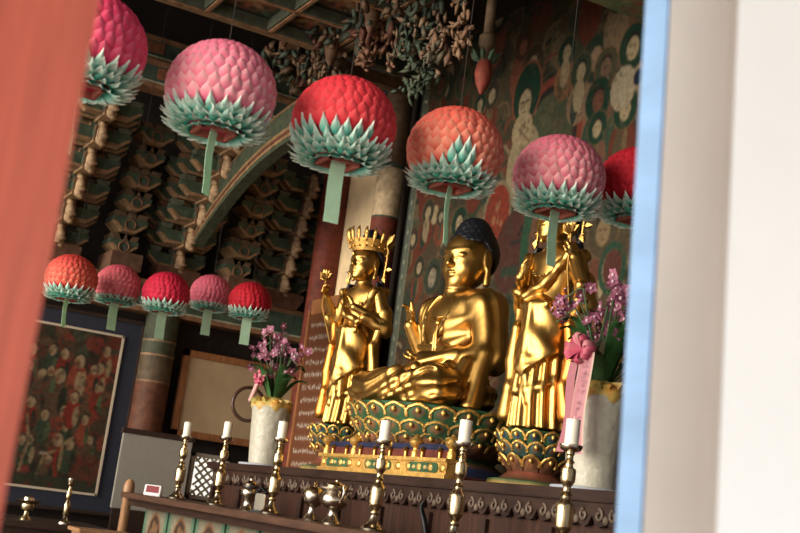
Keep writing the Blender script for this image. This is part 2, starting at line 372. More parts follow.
def mfig(x, y, s, face=SKIN, halo=HALO, robe=DR, body=None, ringc=GOLDL):
    """a painted attendant; x, y where its face is, s its face height in metres"""
    u, v = MP(x, y)
    mp.ell((u,v-2.0*s), (1.15*s,1.5*s), robe); mp.ell((u+.35*s,v-2.2*s), (.4*s,1.2*s), random.choice(olive)); mp.ell((u-.2*s,v-1.9*s), (.22*s,.9*s), random.choice([SKIN,GOLDL,(.06,.1,.06)]))
    mp.ell((u,v+.1*s), (1.08*s,1.25*s), ringc); mp.ell((u,v+.1*s), (1.0*s,1.18*s), halo)
    if body: mp.ell((u+.02*s,v-1.5*s), (.55*s,1.1*s), body)
    mp.ell((u,v+.42*s), (.46*s,.42*s), DK); mp.ell((u,v), (.45*s,.62*s), face); mp.line((u-.2*s,v+.1*s), (u-.05*s,v+.1*s), .05*s, DK); mp.line((u+.1*s,v+.1*s), (u+.25*s,v+.1*s), .05*s, DK)
    mp.line((u-.05*s,v-.32*s), (u+.12*s,v-.32*s), .06*s, DR)
for k in range(70):    # the crowd
    y, z = random.uniform(4.7,9.3), random.uniform(1.4,5.3); s = random.uniform(.11,.17)
    mp.ell((y,z-.25), (.14,.24), random.choice([DR,(.05,.09,.05),(.27,.09,.045),(.10,.07,.04),(.30,.20,.11)]))
    mp.ell((y,z), (s,s*1.15), random.choice([(.03,.055,.03),(.05,.06,.03),(.13,.09,.045),(.11,.05,.025),(.06,.045,.025)])); mp.ell((y,z-.01), (s*.45,s*.6), random.choice([SKIN,(.40,.27,.16),(.36,.14,.08)]))
# mandorla behind the central figure, then the figure
u, v = MP(548,140); mp.ring((u,v), (.42,.52), .14, (.30,.06,.035)); mp.ring((u,v), (.36,.45), .12, (.03,.025,.02)); mp.ell((u,v), (.30,.38), (.10,.12,.06), alpha=.7)
u, v = MP(527,125); mp.ell((u,v-.33), (.22,.34), (.42,.33,.19)); mp.ell((u-.1,v-.40), (.10,.22), SKIN)
u, v = MP(527,93); mp.ell((u,v), (.21,.28), (.30,.10,.05)); mp.ell((u,v), (.185,.255), HALO)
u, v = MP(525,104); mp.ell((u,v+.085), (.085,.06), DK); mp.ell((u,v), (.085,.125), SKIN); mp.ell((u,v-.22), (.14,.15), SKIN); mp.line((u-.02,v-.07),(u+.03,v-.07),.012,DR); mp.line((u-.055,v+.02),(u-.015,v+.02),.018,DK); mp.line((u+.02,v+.02),(u+.055,v+.02),.018,DK); mp.line((u+.005,v+.02),(u+.012,v-.03),.014,(.30,.17,.09)); mp.line((u-.10,v-.24),(u+.02,v-.17),.014,(.25,.12,.06)); mp.line((u-.12,v-.34),(u+.05,v-.20),.014,(.25,.12,.06))
mfig(567,53,.11,robe=(.33,.15,.06),body=(.45,.32,.18)); mfig(581,72,.12,halo=(.05,.07,.04),robe=(.35,.22,.13),body=SKIN)
mfig(606,68,.13,face=(.27,.16,.10),halo=(.10,.09,.045),robe=(.20,.10,.055),body=(.50,.42,.28),ringc=(.30,.13,.06)); mfig(633,48,.15,robe=(.42,.33,.20))
mfig(598,101,.14,face=(.22,.09,.05),robe=(.05,.08,.05),ringc=(.05,.07,.04)); mfig(597,129,.11,robe=(.22,.10,.06)); mfig(625,110,.13)
u, v = MP(623,88); mp.ell((u,v), (.14,.17), (.50,.41,.27)); u, v = MP(638,77); mp.ell((u,v), (.05,.06), (.015,.02,.05))
mfig(463,84,.13,face=(.20,.09,.05),halo=(.07,.09,.05)); mfig(441,86,.13,face=(.24,.10,.05),halo=(.08,.09,.05)); mfig(492,96,.11,halo=(.06,.05,.03)); mfig(480,105,.09,body=(.55,.46,.3))
mfig(428,213,.10,halo=(.05,.048,.03),robe=DR,body=(.38,.28,.16)); mfig(441,217,.075,halo=(.05,.048,.03),robe=(.30,.08,.04),face=(.45,.36,.24)); mfig(459,224,.12,robe=(.05,.07,.045),body=(.42,.33,.2)); mfig(413,240,.09,halo=(.05,.048,.03),robe=DR)
mfig(432,278,.14,face=(.46,.37,.26),halo=(.06,.075,.045),robe=(.14,.06,.035)); mfig(419,268,.09,halo=(.05,.048,.03),robe=(.25,.06,.03)); mfig(428,318,.12,face=(.28,.13,.08),halo=(.05,.048,.03),robe=(.10,.045,.028)); mfig(416,345,.1,face=(.2,.1,.06))
u, v = MP(497,213); mp.ell((u,v), (.205,.27), (.30,.24,.14)); mp.ell((u,v), (.175,.235), (.30,.045,.022))
for k in range(9): mp.ell((u+random.uniform(-.1,.1), v+random.uniform(-.15,.15)), (.018,.03), (.42,.17,.08))
u, v = MP(510,252); mp.ell((u,v), (.22,.33), (.10,.035,.024)); mp.rect(u-.13,u+.10,v-.20,v-.12,(.04,.06,.035)); mp.rect(u-.16,u+.02,v+.05,v+.09,(.04,.03,.025)); mp.line((u-.1,v+.12),(u-.14,v+.2),.03,DK)
u, v = MP(532,240); mp.ell((u-.05,v), (.20,.42), (.03,.10,.05)); mp.ell((u-.13,v), (.17,.40), (.19,.09,.05))
mfig(603,232,.17,face=(.32,.22,.11),halo=(.10,.075,.04),robe=(.14,.09,.05)); u, v = MP(612,268); mp.ring((u,v),(.15,.19),.3,(.03,.09,.05)); mp.ell((u,v),(.10,.13),(.14,.045,.03))
for _ in range(2600): mp.ell((random.uniform(4.6,9.5),random.uniform(.9,5.5)), (random.uniform(.012,.035),random.uniform(.01,.025)), random.choice(olive), random.uniform(0,PI), .35)
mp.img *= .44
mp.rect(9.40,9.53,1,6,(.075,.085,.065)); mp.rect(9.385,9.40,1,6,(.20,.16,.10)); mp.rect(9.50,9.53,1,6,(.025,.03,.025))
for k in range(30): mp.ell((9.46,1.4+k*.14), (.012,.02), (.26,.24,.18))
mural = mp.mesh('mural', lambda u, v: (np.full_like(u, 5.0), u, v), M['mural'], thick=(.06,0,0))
tag(mural, 'large crowded temple mural of haloed figures behind the golden statues', 'mural')
# painting on the far wall ------------------------------------------------------
random.seed(5)
root = thing('hanging_painting', 'framed red and green figure painting with wide navy silk mount on far wall', 'painting', (2.5,11.66,1.55))
def rel(a): return (a[0]-2.5, a[1]-11.66, a[2]-1.55)
pp = Picture(1.75, 3.185, .82, 2.33, .008, (.060,.045,.026))
pp.blobs([(.08,.05,.03),(.20,.035,.022),(.045,.055,.03),(.13,.08,.04),(.03,.03,.02),(.25,.05,.03),(.07,.09,.05)], 700, .02, .085, .8)
SK2 = (.40,.28,.16)
def pf(x, y, s, c=SK2):
    a = at(1, 11.66, x, y); pp.ell((a[0],a[2]-.11*s), (.055*s,.10*s), random.choice([(.26,.035,.022),(.05,.07,.04),(.30,.07,.035),(.12,.07,.04)])); pp.ell((a[0]+.01,a[2]+.03*s), (.026*s,.02*s), (.03,.022,.015)); pp.ell((a[0],a[2]), (.028*s,.040*s), c); pp.ell((a[0]-.012*s,a[2]-.01*s), (.014*s,.022*s), (.28,.17,.09)); pp.ell((a[0]+.03*s,a[2]-.12*s), (.02*s,.07*s), random.choice([(.34,.24,.13),(.03,.03,.02),(.10,.13,.06)]))
for x, y, s in [(32,349,1.5),(53,350,1.3),(65,354,1.3),(80,362,1.7),(107,352,1.3),(100,369,1.4),(94,370,1.2),(42,375,1.5),(60,376,1.9),(51,371,1.2),(30,365,1.1),(25,362,1.1),(31,402,1.4),(64,412,1.5),(66,426,1.3),(74,398,1.4),(45,415,1.3),(22,440,1.2),(58,440,1.6),(70,445,1.3),(85,420,1.2),(30,440,1.1),(98,388,1.2),(90,440,1.1),(48,460,1.2),(20,390,1.2),(10,370,1.3),(8,410,1.3)]: pf(x, y, s)
a = at(1,11.66,77,382); pp.line((a[0],a[2]+.09),(a[0]-.01,a[2]-.05),.03,SK2)
for pts in [[(18,470),(28,440),(27,415)],[(35,475),(44,455),(55,450)],[(58,470),(62,445),(72,438)]]:
    P3 = [at(1,11.66,*k) for k in pts]
    for i in range(2): pp.line((P3[i][0],P3[i][2]), (P3[i+1][0],P3[i+1][2]), .028, (.30,.20,.10))
a = at(1,11.66,43,453); pp.rect(a[0]-.04,a[0]+.04,a[2]-.01,a[2]+.01,(.42,.33,.22))
a = at(1,11.66,85,470); pp.ell((a[0],a[2]),(.14,.16),(.15,.035,.02),alpha=.7); pp.rect(1.7,3.2,.82,.93,(.05,.05,.028))
pp.blobs([(.08,.05,.03),(.16,.03,.02),(.045,.05,.028),(.03,.03,.02)], 500, .01, .03, .6); pp.img *= .62
pp.mesh('picture', lambda u, v: (u-2.5, np.full_like(u, 0.0)-.012, v-1.55), M['mural'], root, thick=(0,.02,0))
q = MB()
for a, b in [((1.5,0,.655),(3.375,.04,.81)),((1.5,0,2.345),(3.375,.04,2.50)),((3.20,0,.81),(3.375,.04,2.345)),((1.5,0,.81),(1.735,.04,2.345))]: q.bbox(rel((a[0],11.66+a[1],a[2])), rel((b[0],11.66+b[1],b[2])))
q.build('mount', M['navy'], root)
q = MB()
for a, b in [((1.735,.8),(3.20,.822)),((1.735,2.33),(3.20,2.352)),((3.18,.8),(3.203,2.352)),((1.732,.8),(1.755,2.352))]: q.bbox(rel((a[0],11.64,a[1])), rel((b[0],11.69,b[1])))
q.build('inner_border', M['cream'], root)
q = MB()
for a, b in [((1.46,.63),(3.41,.66)),((1.46,2.49),(3.41,2.52)),((3.365,.63),(3.41,2.52)),((1.46,.63),(1.50,2.52))]: q.bbox(rel((a[0],11.635,a[1])), rel((b[0],11.70,b[1])))
q.build('frame', M['darkwood'], root)
structure(box_obj('trim_5', (3.40,11.60,.45), (3.47,11.72,1.95), M['greypost']))
# blank framed board and pale panel and lattice window on the far wall
root = thing('framed_board', 'blank beige board in an orange-brown frame on the far wall behind the white flower pot', 'board', (4.42,11.6,1.9))
box_obj('board_face', (-.56,-.01,-.37), (.60,.02,.37), M['beige'], root, 0)
q = MB()
for a, b in [((-.62,.36),(.66,.43)),((-.62,-.43),(.66,-.36)),((-.62,-.43),(-.55,.43)),((.59,-.43),(.66,.43))]: q.bbox((a[0],-.03,a[1]), (b[0],.03,b[1]))
q.build('frame', M['orangewood'], root, bevel=.006)
root = thing('pale_panel', 'plain pale grey panel with dark top rail against the far wall, left of the lattice', 'panel', (3.62,11.38,0))
box_obj('panel_face', (-.345,-.02,.72), (.345,.02,1.42), M['whitepanel'], root, .004); box_obj('top_rail', (-.36,-.03,1.42), (.36,.03,1.47), M['darkwood'], root, .004)
box_obj('support', (-.33,-.02,0), (.33,.02,.72), M['darkwood'], root, .004)
q = MB(); q.bbox((4.11,11.66,.93), (4.43,11.68,1.30))
w = q.build('window_1', M['winpaper']); structure(w)
q = MB()
for k in range(-6,14):
    x = 4.11+k*.085
    for sgn in (1,-1):
        pts = []
        for t in np.linspace(0,1,9):
            X = x+sgn*t*.4 if sgn > 0 else x+.4-t*.4
            if 4.11 <= X <= 4.43: pts.append((X,11.64,(.93+t*.37)))
        if len(pts) > 1: q.tube([pts[0],pts[-1]], .013, 6)
for a, b in [((4.07,.89),(4.47,.93)),((4.07,1.30),(4.47,1.34)),((4.07,.89),(4.11,1.34)),((4.43,.89),(4.47,1.34))]: q.bbox((a[0],11.62,a[1]),(b[0],11.69,b[1]))
g = q.build('lattice', M['lattice'], w)
# ---- bracket clusters on the far wall
def scroll(q, c, r, dirx, col, w=.07, up=1):
    """curled cloud end of a bracket arm, in a plane of constant x"""
    pts = []; n = 14
    for i in range(n):
        t = i/(n-1); a = PI*(1.5-1.9*t); rr = r*(1-.62*t)
        pts.append((c[0], c[1]+dirx*rr*math.cos(a), c[2]+up*rr*math.sin(a)))
    q.tube(pts, [w*.55*(1-.35*i/(n-1)) for i in range(n)], 8, col); q.ball((c[0],c[1],c[2]), (w*.45,r*.36,r*.36), col, 8, 6)
GRN = (.055,.080,.050); BRN = (.11,.06,.032); EDG = (.25,.15,.075); CRL = (.36,.235,.135)
def bracket_cluster(X, Y, Z, label, tiers=6, step=.235):
    root = thing('bracket_cluster', label, 'roof bracket', (X,Y,Z), group='carved bracket clusters along the far wall')
    q = MB(); q.prism([(-.16,0),(.16,0),(.22,.10),(.22,.16),(-.22,.16),(-.22,.10)], 1, -.2, .06, (.11,.05,.028)); q.build('cap_block', M['paint'], root)
    for k in range(tiers):
        z = .16+k*.2; L = .16+step*k
        a = MB(); a.bbox((-.055,-L,z), (.055,.06,z+.15), BRN); a.bbox((-.060,-L,z-.012), (.060,.06,z+.012), EDG); a.bbox((-.059,-L+.02,z+.05), (.059,.04,z+.11), GRN)
        arm = a.build('projecting_arm', M['paint'], root)
        s = MB(); scroll(s, (0,-L-.04,z+.06), .062, -1, CRL, .085); scroll(s, (0,-L-.02,z+.13), .04, -1, EDG, .08, -1)
        s.ball((.02,-L-.02,z-.025), (.035,.035,.025), EDG, 12, 8); s.ball((-.01,-L-.04,z+.15), (.03,.03,.025), CRL, 12, 8); s.ball((0,-L-.10,z+.035), (.045,.028,.024), CRL, 12, 8); s.build('curled_end', M['paint'], arm, smooth='all')
        c = MB()
        for j in range(0, k+1):
            y = -.02-step*j
            if k-j > 2: continue
            w = .30+.05*((k-j) % 3)
            c.prism([(-w,z+.15),(-w,z+.10),(-w+.10,z+.02),(w-.10,z+.02),(w,z+.10),(w,z+.15)], 1, y-.045, y+.045, GRN)
            c.prism([(-w,z+.10),(-w+.10,z+.015),(w-.10,z+.015),(w,z+.10),(w-.03,z+.105),(w-.11,z+.045),(-w+.11,z+.045),(-w+.03,z+.105)], 1, y-.05, y+.05, EDG)
            for sx in (-1,0,1):
                c.prism([(sx*(w-.07)-.045,z+.15),(sx*(w-.07)+.045,z+.15),(sx*(w-.07)+.065,z+.20),(sx*(w-.07)-.065,z+.20)], 1, y-.06, y+.06, [(.09,.10,.065),(.16,.08,.04)][(k+j)%2])
        c.build('cross_arms', M['paint'], root)
    return root
BL = ['carved bracket cluster with curled cream ends at the corner pillar', 'carved bracket cluster above the banded pillar, meeting the arched beam', 'carved bracket cluster beside the red door post at left', 'bracket cluster between the corner pillar and arched beam', 'dark bracket cluster between the left and middle curled clusters']
bracket_cluster(4.72, 11.66, 2.92, BL[0], step=.075); bracket_cluster(3.56, 11.62, 2.92, BL[1]); bracket_cluster(2.36, 11.60, 2.92, BL[2])
def inner_bracket(X, label):
    root = thing('bracket_cluster', label, 'roof bracket', (X,11.66,2.92), group='carved bracket clusters along the far wall')
    for k in range(6):
        z = .16+k*.2; c = MB(); y = -.10*k
        w = .14+.03*(k%2)
        c.prism([(-w,z+.15),(-w,z+.10),(-w+.10,z+.02),(w-.10,z+.02),(w,z+.10),(w,z+.15)], 1, y-.30, y+.0, GRN)
        c.prism([(-w,z+.10),(-w+.10,z+.015),(w-.10,z+.015),(w,z+.10),(w-.03,z+.105),(w-.11,z+.045),(-w+.11,z+.045),(-w+.03,z+.105)], 1, y-.306, y, EDG)
        for sx in (-1,0,1): c.prism([(sx*(w-.07)-.045,z+.15),(sx*(w-.07)+.045,z+.15),(sx*(w-.07)+.065,z+.20),(sx*(w-.07)-.065,z+.20)], 1, y-.31, y, (.11,.07,.04))
        c.tube([(.05*math.cos(t*2*PI/12), y-.31, z+.085+.05*math.sin(t*2*PI/12)) for t in range(13)], .008, 6, (.20,.09,.045))
        c.build('cross_arms', M['paint'], root)
    box = MB(); box.bbox((-.15,-.5,.0),(.15,0,.16),(.10,.05,.03)); box.build('cap_block', M['paint'], root)
inner_bracket(4.14, BL[3]); inner_bracket(2.96, BL[4])
# arched tie beam from the middle bracket towards the hall
q = MB(); N = 22; pts = []
for i in range(N):
    t = i/(N-1); y = 11.15-2.75*t; z = 3.30+.63*(1-(1-min(1,t*1.15))**2.2); pts.append((y,z))
for off0, off1, col, w in [(-.02,.02,(.05,.06,.035),.055),(.02,.05,(.22,.13,.065),.06),(.05,.08,(.10,.035,.02),.065),(.08,.115,(.22,.13,.06),.06),(.115,.30,(.045,.055,.032),.05),(.30,.325,(.14,.08,.04),.055)]:
    for i in range(N-1):
        (y0,z0),(y1,z1) = pts[i], pts[i+1]
        vs = [(s*w,y,z+o) for s in (-1,1) for (y,z) in ((y0,z0),(y1,z1)) for o in (off0,off1)]
        q.add(vs, [(0,1,3,2),(4,6,7,5),(0,2,6,4),(1,5,7,3),(0,4,5,1),(2,3,7,6)], col)
ab = q.build('tie_beam', M['paint'], loc=(3.62,0,0)); tag(ab, 'arched painted tie beam sweeping out from the middle bracket cluster', 'beam')
# ================================================================== CANOPY over the statues
random.seed(31)
root = thing('carved_canopy', 'dark carved wooden canopy with scrolling clouds and hanging lotus posts above the seated statue', 'canopy', (4.2,7.9,4.5))
CT = [(.11,.065,.036),(.07,.042,.024),(.045,.058,.037),(.15,.09,.05),(.032,.042,.03),(.10,.035,.022),(.05,.065,.045)]
def curl(q, c, r, ax, col, w, turns=1.3, sgn=1, ph=0):
    pts = []; n = 16; e1 = Vector(ax[0]); e2 = Vector(ax[1])
    for i in range(n):
        t = i/(n-1); a = ph+sgn*2*PI*turns*t; rr = r*(1-.8*t); pts.append(Vector(c)+e1*(rr*math.cos(a))+e2*(rr*math.sin(a)))
    q.tube(pts, [w*(1.0-.5*i/(n-1)) for i in range(n)], 9, col)
def leafspike(q, c, d, L, w, col):
    c = Vector(c); d = Vector(d).normalized(); s = d.cross(Vector((.3,.8,.2))).normalized(); u = s.cross(d)
    q.add([c-s*w*.4, c+s*w*.4, c+d*L*.5+s*w+u*w*.4, c+d*L*.5-s*w+u*w*.4, c+d*L, c+d*L*.45-u*w*.5], [(0,1,2,3),(3,2,4),(1,0,5),(0,3,5),(3,4,5),(4,2,5),(2,1,5)], col)
q = MB()
for z, o, c in [(.62,.05,(.10,.055,.03)),(.50,.0,(.06,.075,.045)),(.30,-.06,(.13,.07,.035))]:
    q.bbox((-.75-o,-1.55-o,z), (-.65-o,1.75+o,z+.11), c)
    q.bbox((-.75-o,-1.55-o,z), (.72+o,-1.45-o,z+.11), c); q.bbox((-.75-o,1.65+o,z), (.72+o,1.75+o,z+.11), c)
q.bbox((-.8,-1.6,.72), (.8,1.8,.80), (.03,.025,.02)); q.build('canopy_frame', M['paint'], root)
for i, (y, x, zl) in enumerate([(1.30,-.22,-.12),(.62,-.60,-.05),(-.1,-.62,.0),(-1.13,-.2,-.62)]):
    q = MB(); q.lathe([(.035,.9),(.035,zl+.42),(.06,zl+.40),(.06,zl+.34),(.04,zl+.30),(.04,zl+.22)], 12, (x,y,0), (.12,.075,.042)); post = q.build('hanging_post', M['paint'], root, smooth=True)
    q = MB(); q.lathe([(.03,zl+.24),(.055,zl+.19),(.062,zl+.13),(.045,zl+.05),(.010,zl-.02)], 12, (x,y,0), (.22,.045,.028) if i == 3 else (.11,.055,.03))
    for k in range(8):
        a = 2*PI*k/8; leafspike(q, (x+.05*math.cos(a),y+.05*math.sin(a),zl+.22), (math.cos(a)*.6,math.sin(a)*.6,.7), .09, .022, (.06,.10,.06))
    q.build('lotus_bud', M['paint'], post, smooth=True)
q = MB()
for k in range(260):
    y = random.uniform(-1.6,1.9); x = -.62+random.uniform(-.16,.22)+.25*abs(y)/2; z = random.uniform(-.02,.62)
    e1 = Vector((random.uniform(-.5,.2),-.8,random.uniform(-.2,.2))).normalized(); e2 = Vector((random.uniform(-.3,.3),0,1)).normalized()
    curl(q, (x,y,z), random.uniform(.04,.075), (e1,e2), random.choice(CT), random.uniform(.012,.024), random.uniform(.8,1.3), random.choice((-1,1)), random.uniform(0,6))
for k in range(420):
    y = random.uniform(-1.6,1.8); leafspike(q, (-.60+random.uniform(-.2,.25),y,random.uniform(0,.6)), (random.uniform(-.8,.2),random.uniform(-.8,.8),random.uniform(-.8,.9)), random.uniform(.07,.17), random.uniform(.018,.038), random.choice(CT))
tag(q.build('cloud_carving', M['paint'], root, smooth='all'), kind='stuff')
# dragon-like carved cluster at the centre: tan and grey-green tendrils
q = MB()
for (px, py, r, cols, n) in [(412,42,.16,[(.12,.12,.08),(.055,.075,.05),(.22,.14,.085)],20),(418,74,.12,[(.06,.085,.055),(.11,.12,.08)],14),(376,45,.14,[(.26,.13,.08),(.20,.10,.06)],16),(463,34,.14,[(.28,.17,.10),(.22,.12,.07)],10),(325,65,.12,[(.24,.15,.09),(.15,.10,.06)],12),(440,48,.10,[(.25,.15,.10),(.14,.12,.08)],10)]:
    a = at(0, 3.72, px, py); c0 = Vector((a[0]-4.2,a[1]-7.9,a[2]-4.5))
    for k in range(n):
        c = c0+Vector((random.uniform(-.08,.08),random.gauss(0,r*.75),random.gauss(0,r*.6)))
        curl(q, c, random.uniform(.025,.050), (Vector((-.35,-.85,random.uniform(-.3,.3))).normalized(),Vector((0,random.uniform(-.3,.3),1)).normalized()), random.choice(cols), random.uniform(.008,.016), random.uniform(.8,1.4), random.choice((-1,1)), random.uniform(0,6))
        for _ in range(4): leafspike(q, c+Vector((random.uniform(-.05,.05),random.gauss(0,.06),random.gauss(0,.06))), (random.uniform(-.6,.1),random.uniform(-1,1),random.uniform(-.6,1)), random.uniform(.05,.13), random.uniform(.012,.026), random.choice(cols))
tag(q.build('scroll_carving', M['paint'], root, smooth='all'), kind='stuff')
# ================================================================== LANTERNS
def mix(a, b, t): return tuple(a[i]*(1-t)+b[i]*t for i in range(3))
WHT = (.93,.95,.88); TEAL = (.03,.42,.32); TEAL2 = (.05,.55,.42)
def petal(q, th, ph, L, W, lift, c0, c1, R, sq, droop=0.0, nu=5, pw=1.3, tilt=0):
    """one paper petal: root on the ball at polar angle th (from the top), growing upward along the ball with its tip lifted off"""
    vs = []; cs = []; nv = 5
    for i in range(nu+1):
        t = i/nu
        wv = W*(math.sin(PI*min(1,.22+.78*t))**.75)*(1 if t < .6 else 1)*(1-t**3) if t < 1 else 0
        dth = (L*t)/R
        rr = R+.004+lift*t**1.7+ .012*math.sin(PI*t)
        th_ = th-dth if droop == 0 else th+dth*math.cos(droop)
        if droop: rr = R*.98+L*t*math.sin(droop)
        for j in range(nv):
            s = (j/(nv-1)-.5)*2
            r2 = rr-.012*s*s*(1-.3*t)
            x = r2*math.sin(th_); z = r2*math.cos(th_)
            y = wv*.5*s
            a = ph+tilt*t
            vs.append((x*math.cos(a)-y*math.sin(a), x*math.sin(a)+y*math.cos(a), z*sq)); cs.append(mix(c0, c1, min(1,t**pw+.25*abs(s)**2*t)))
    fs = [(i*nv+j, i*nv+j+1, (i+1)*nv+j+1, (i+1)*nv+j) for i in range(nu) for j in range(nv-1)]
    q.add(vs, fs, cs)
def make_lantern(name, label, group, loc, R, c0, c1, top, bfun, tagrot, tagw=.062, tagl=.25, rows=12, npet=30, cord=True, rz=0, tagoff=0.0):
    root = thing(name, label, 'lantern', loc, rz, group)
    sq = .93; Rc = R*.90
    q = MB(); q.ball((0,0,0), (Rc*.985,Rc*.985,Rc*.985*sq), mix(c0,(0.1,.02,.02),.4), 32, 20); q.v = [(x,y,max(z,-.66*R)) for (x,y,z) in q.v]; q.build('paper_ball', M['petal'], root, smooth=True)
    P = MB(); Lf = MB()
    for i in range(rows):
        th = math.radians(146-(146-14)*(i/(rows-1)))
        n = max(6, int(npet*math.sin(th)**.8+.5)) if math.sin(th) > .3 else max(6,int(npet*.42))
        for k in range(n):
            ph = 2*PI*(k+.5*(i%2))/n+random.uniform(-.03,.03)
            wid = 2*PI*Rc*math.sin(th)/n*1.75
            L = Rc*.46
            if math.degrees(th) > bfun(ph+rz):
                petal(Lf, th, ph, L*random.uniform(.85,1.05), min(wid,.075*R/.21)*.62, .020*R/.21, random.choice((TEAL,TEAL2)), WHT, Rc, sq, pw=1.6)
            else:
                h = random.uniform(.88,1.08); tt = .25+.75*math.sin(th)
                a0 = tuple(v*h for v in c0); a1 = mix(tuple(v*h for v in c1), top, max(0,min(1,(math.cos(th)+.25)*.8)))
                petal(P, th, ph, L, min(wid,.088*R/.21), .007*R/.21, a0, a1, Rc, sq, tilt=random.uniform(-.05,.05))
    # flared skirt round the bottom opening
    for row, (r0, z0, r1, z1, n, w) in enumerate([(.58,-.56,.97,-.47,30,.050),(.54,-.63,.95,-.62,28,.048),(.48,-.68,.87,-.74,24,.044),(.42,-.70,.66,-.80,18,.040)]):
        for k in range(n):
            ph = 2*PI*(k+.5*(row%2))/n+random.uniform(-.05,.05); f = random.uniform(.92,1.06); nu = 5; vs = []; cs = []; ce = random.choice((TEAL,TEAL2))
            for i in range(nu+1):
                t = i/nu; wd = w*R/.21*.5*(math.sin(PI*(.28+.72*t))**.8 if t < 1 else 0)
                for j in (-1,0,1):
                    r = R*(r0+(r1*f-r0)*t); z = R*(z0+(z1-z0)*t-.05*math.sin(PI*t)+(.025 if j == 0 else 0)); y = wd*j
                    vs.append((r*math.cos(ph)-y*math.sin(ph), r*math.sin(ph)+y*math.cos(ph), z)); cs.append(mix(ce, WHT, min(1,t**1.5+.12*abs(j)*t)))
            Lf.add(vs, [(3*i+j,3*i+j+1,3*i+j+4,3*i+j+3) for i in range(nu) for j in (0,1)], cs)
    P.build('petals', M['petal'], root, smooth='all', normals=False); Lf.build('green_leaves', M['petal'], root, smooth='all', normals=False)
    z = -.66*R; s = R*.34
    fr = MB()
    for a, b in [((-s,-s),(s,-s+.012)),((-s,s-.012),(s,s)),((-s,-s),(-s+.012,s)),((s-.012,-s),(s,s))]: fr.bbox((a[0],a[1],z-R*.13), (b[0],b[1],z+R*.1), (.30,.085,.06))
    fr.bbox((-s,-s,z+R*.02), (s,s,z+R*.05), (.16,.05,.04)); fr.build('bottom_frame', M['flat'], root)
    t = MB(); ca, sa = math.cos(tagrot), math.sin(tagrot); n = 6; vs = []
    ox, oy = tagoff*ca, tagoff*sa
    for e in (-.0008,.0008):
        for i in range(n+1):
            zz = z-R*.05-tagl*i/n; bend = .006*math.sin(i*.8)
            for sd in (-.5,.5): vs.append((ox+sd*tagw*ca-(e+bend)*sa, oy+sd*tagw*sa+(e+bend)*ca, zz))
    m = 2*(n+1); fs = []
    for i in range(n): fs += [(2*i,2*i+1,2*i+3,2*i+2),(m+2*i,m+2*i+2,m+2*i+3,m+2*i+1),(2*i,2*i+2,m+2*i+2,m+2*i),(2*i+1,m+2*i+1,m+2*i+3,2*i+3)]
    t.add(vs, fs); t.build('paper_tag', M['tag'], root)
    if cord:
        c = MB(); c.tube([(0,0,Rc*sq),(0,0,cord-loc[2])], .0016, 6); c.build('hanging_cord', M['cord'], root)
    return root
def flatb(a, amp=0, ph0=0): return lambda ph: a+amp*math.cos(ph-ph0)
random.seed(3)
GB = 'large lotus lanterns hanging in a row across the hall'
camdir = -PI/2-.25     # azimuth from the big lanterns towards the side door
HOT = (.74,.030,.11); PINK = (.80,.13,.20); PALE = (.88,.50,.52)
LY = 4.2
specs = [ # px, py, R, base, tip, top tint, boundary, tag turn, tag width
 (88,46,.214,(.84,.035,.14),(.92,.20,.30),(.78,.04,.13),flatb(128),1.05,.04,'large hot pink lotus lantern, leftmost of the front row beside the red door post'),
 (221,92,.214,(.88,.13,.27),(.96,.62,.60),(.90,.26,.38),flatb(128,4,1.5),.75,.055,'large pale-tipped pink lotus lantern over the dark bracket clusters at left'),
 (344,125,.214,(.82,.035,.055),(.90,.13,.14),(.74,.03,.06),flatb(124,6,0.6),-.05,.062,'large bright red lotus lantern with white-edged green base and wide tag'),
 (455,152,.207,(.82,.10,.07),(.95,.50,.34),(.68,.06,.055),None,.72,.055,'large orange-red lotus lantern with a wedge of green leaves above the seated statue'),
 (559,178,.207,(.70,.10,.19),(.93,.55,.54),(.60,.16,.22),flatb(134,4,1.0),.24,.058,'large dusty pink lotus lantern in front of the right crowned statue'),
 (640,188,.205,(.42,.010,.022),(.60,.03,.05),(.38,.01,.02),flatb(133),.5,.05,'large dark red lotus lantern half hidden by the pale blue door frame'),
]
for i, (px, py, R, c0, c1, top, bf, tr, tw, lab) in enumerate(specs):
    a = at(1, LY, px, py)
    if bf is None:
        def bf(ph):
            d = (ph-camdir+.15+PI) % (2*PI)-PI; return 134-34*max(0,1-abs(d)/.62)
    make_lantern('lotus_lantern', lab, GB, (a[0],LY,a[2]), R, c0, c1, top, bf, tr, tw, .25, cord=4.6)
GS = 'small lotus lanterns hanging in a row near the far wall'
small = [
 (71,279,9.85,.222,(.68,.045,.04),(.86,.28,.18),(.62,.03,.05),flatb(127),.97,'small orange-red lotus lantern over the painting, leftmost of the far row'),
 (118,286,10.12,.200,(.66,.075,.12),(.84,.34,.34),(.60,.08,.13),flatb(133),.3,'small salmon pink lotus lantern, second in the far row'),
 (166,294,9.80,.205,(.60,.014,.05),(.72,.05,.10),(.50,.012,.04),flatb(128),.2,'small crimson lotus lantern in the middle of the far row'),
 (211,294,10.25,.19,(.66,.085,.16),(.80,.26,.32),(.66,.14,.20),flatb(133),.0,'small dusty pink lotus lantern, fourth in the far row beside a red one'),
 (250,302,9.75,.190,(.48,.010,.025),(.58,.03,.045),(.40,.008,.02),flatb(129),-.1,'small dark red lotus lantern at the right end of the far row above the orchids'),
]
for (px, py, Y, R, c0, c1, top, bf, tr, lab) in small:
    a = at(1, Y, px, py)
    make_lantern('lotus_lantern', lab, GS, (a[0],Y,a[2]), R, c0, c1, top, bf, tr, .085, .24, rows=11, npet=28, cord=5.35)
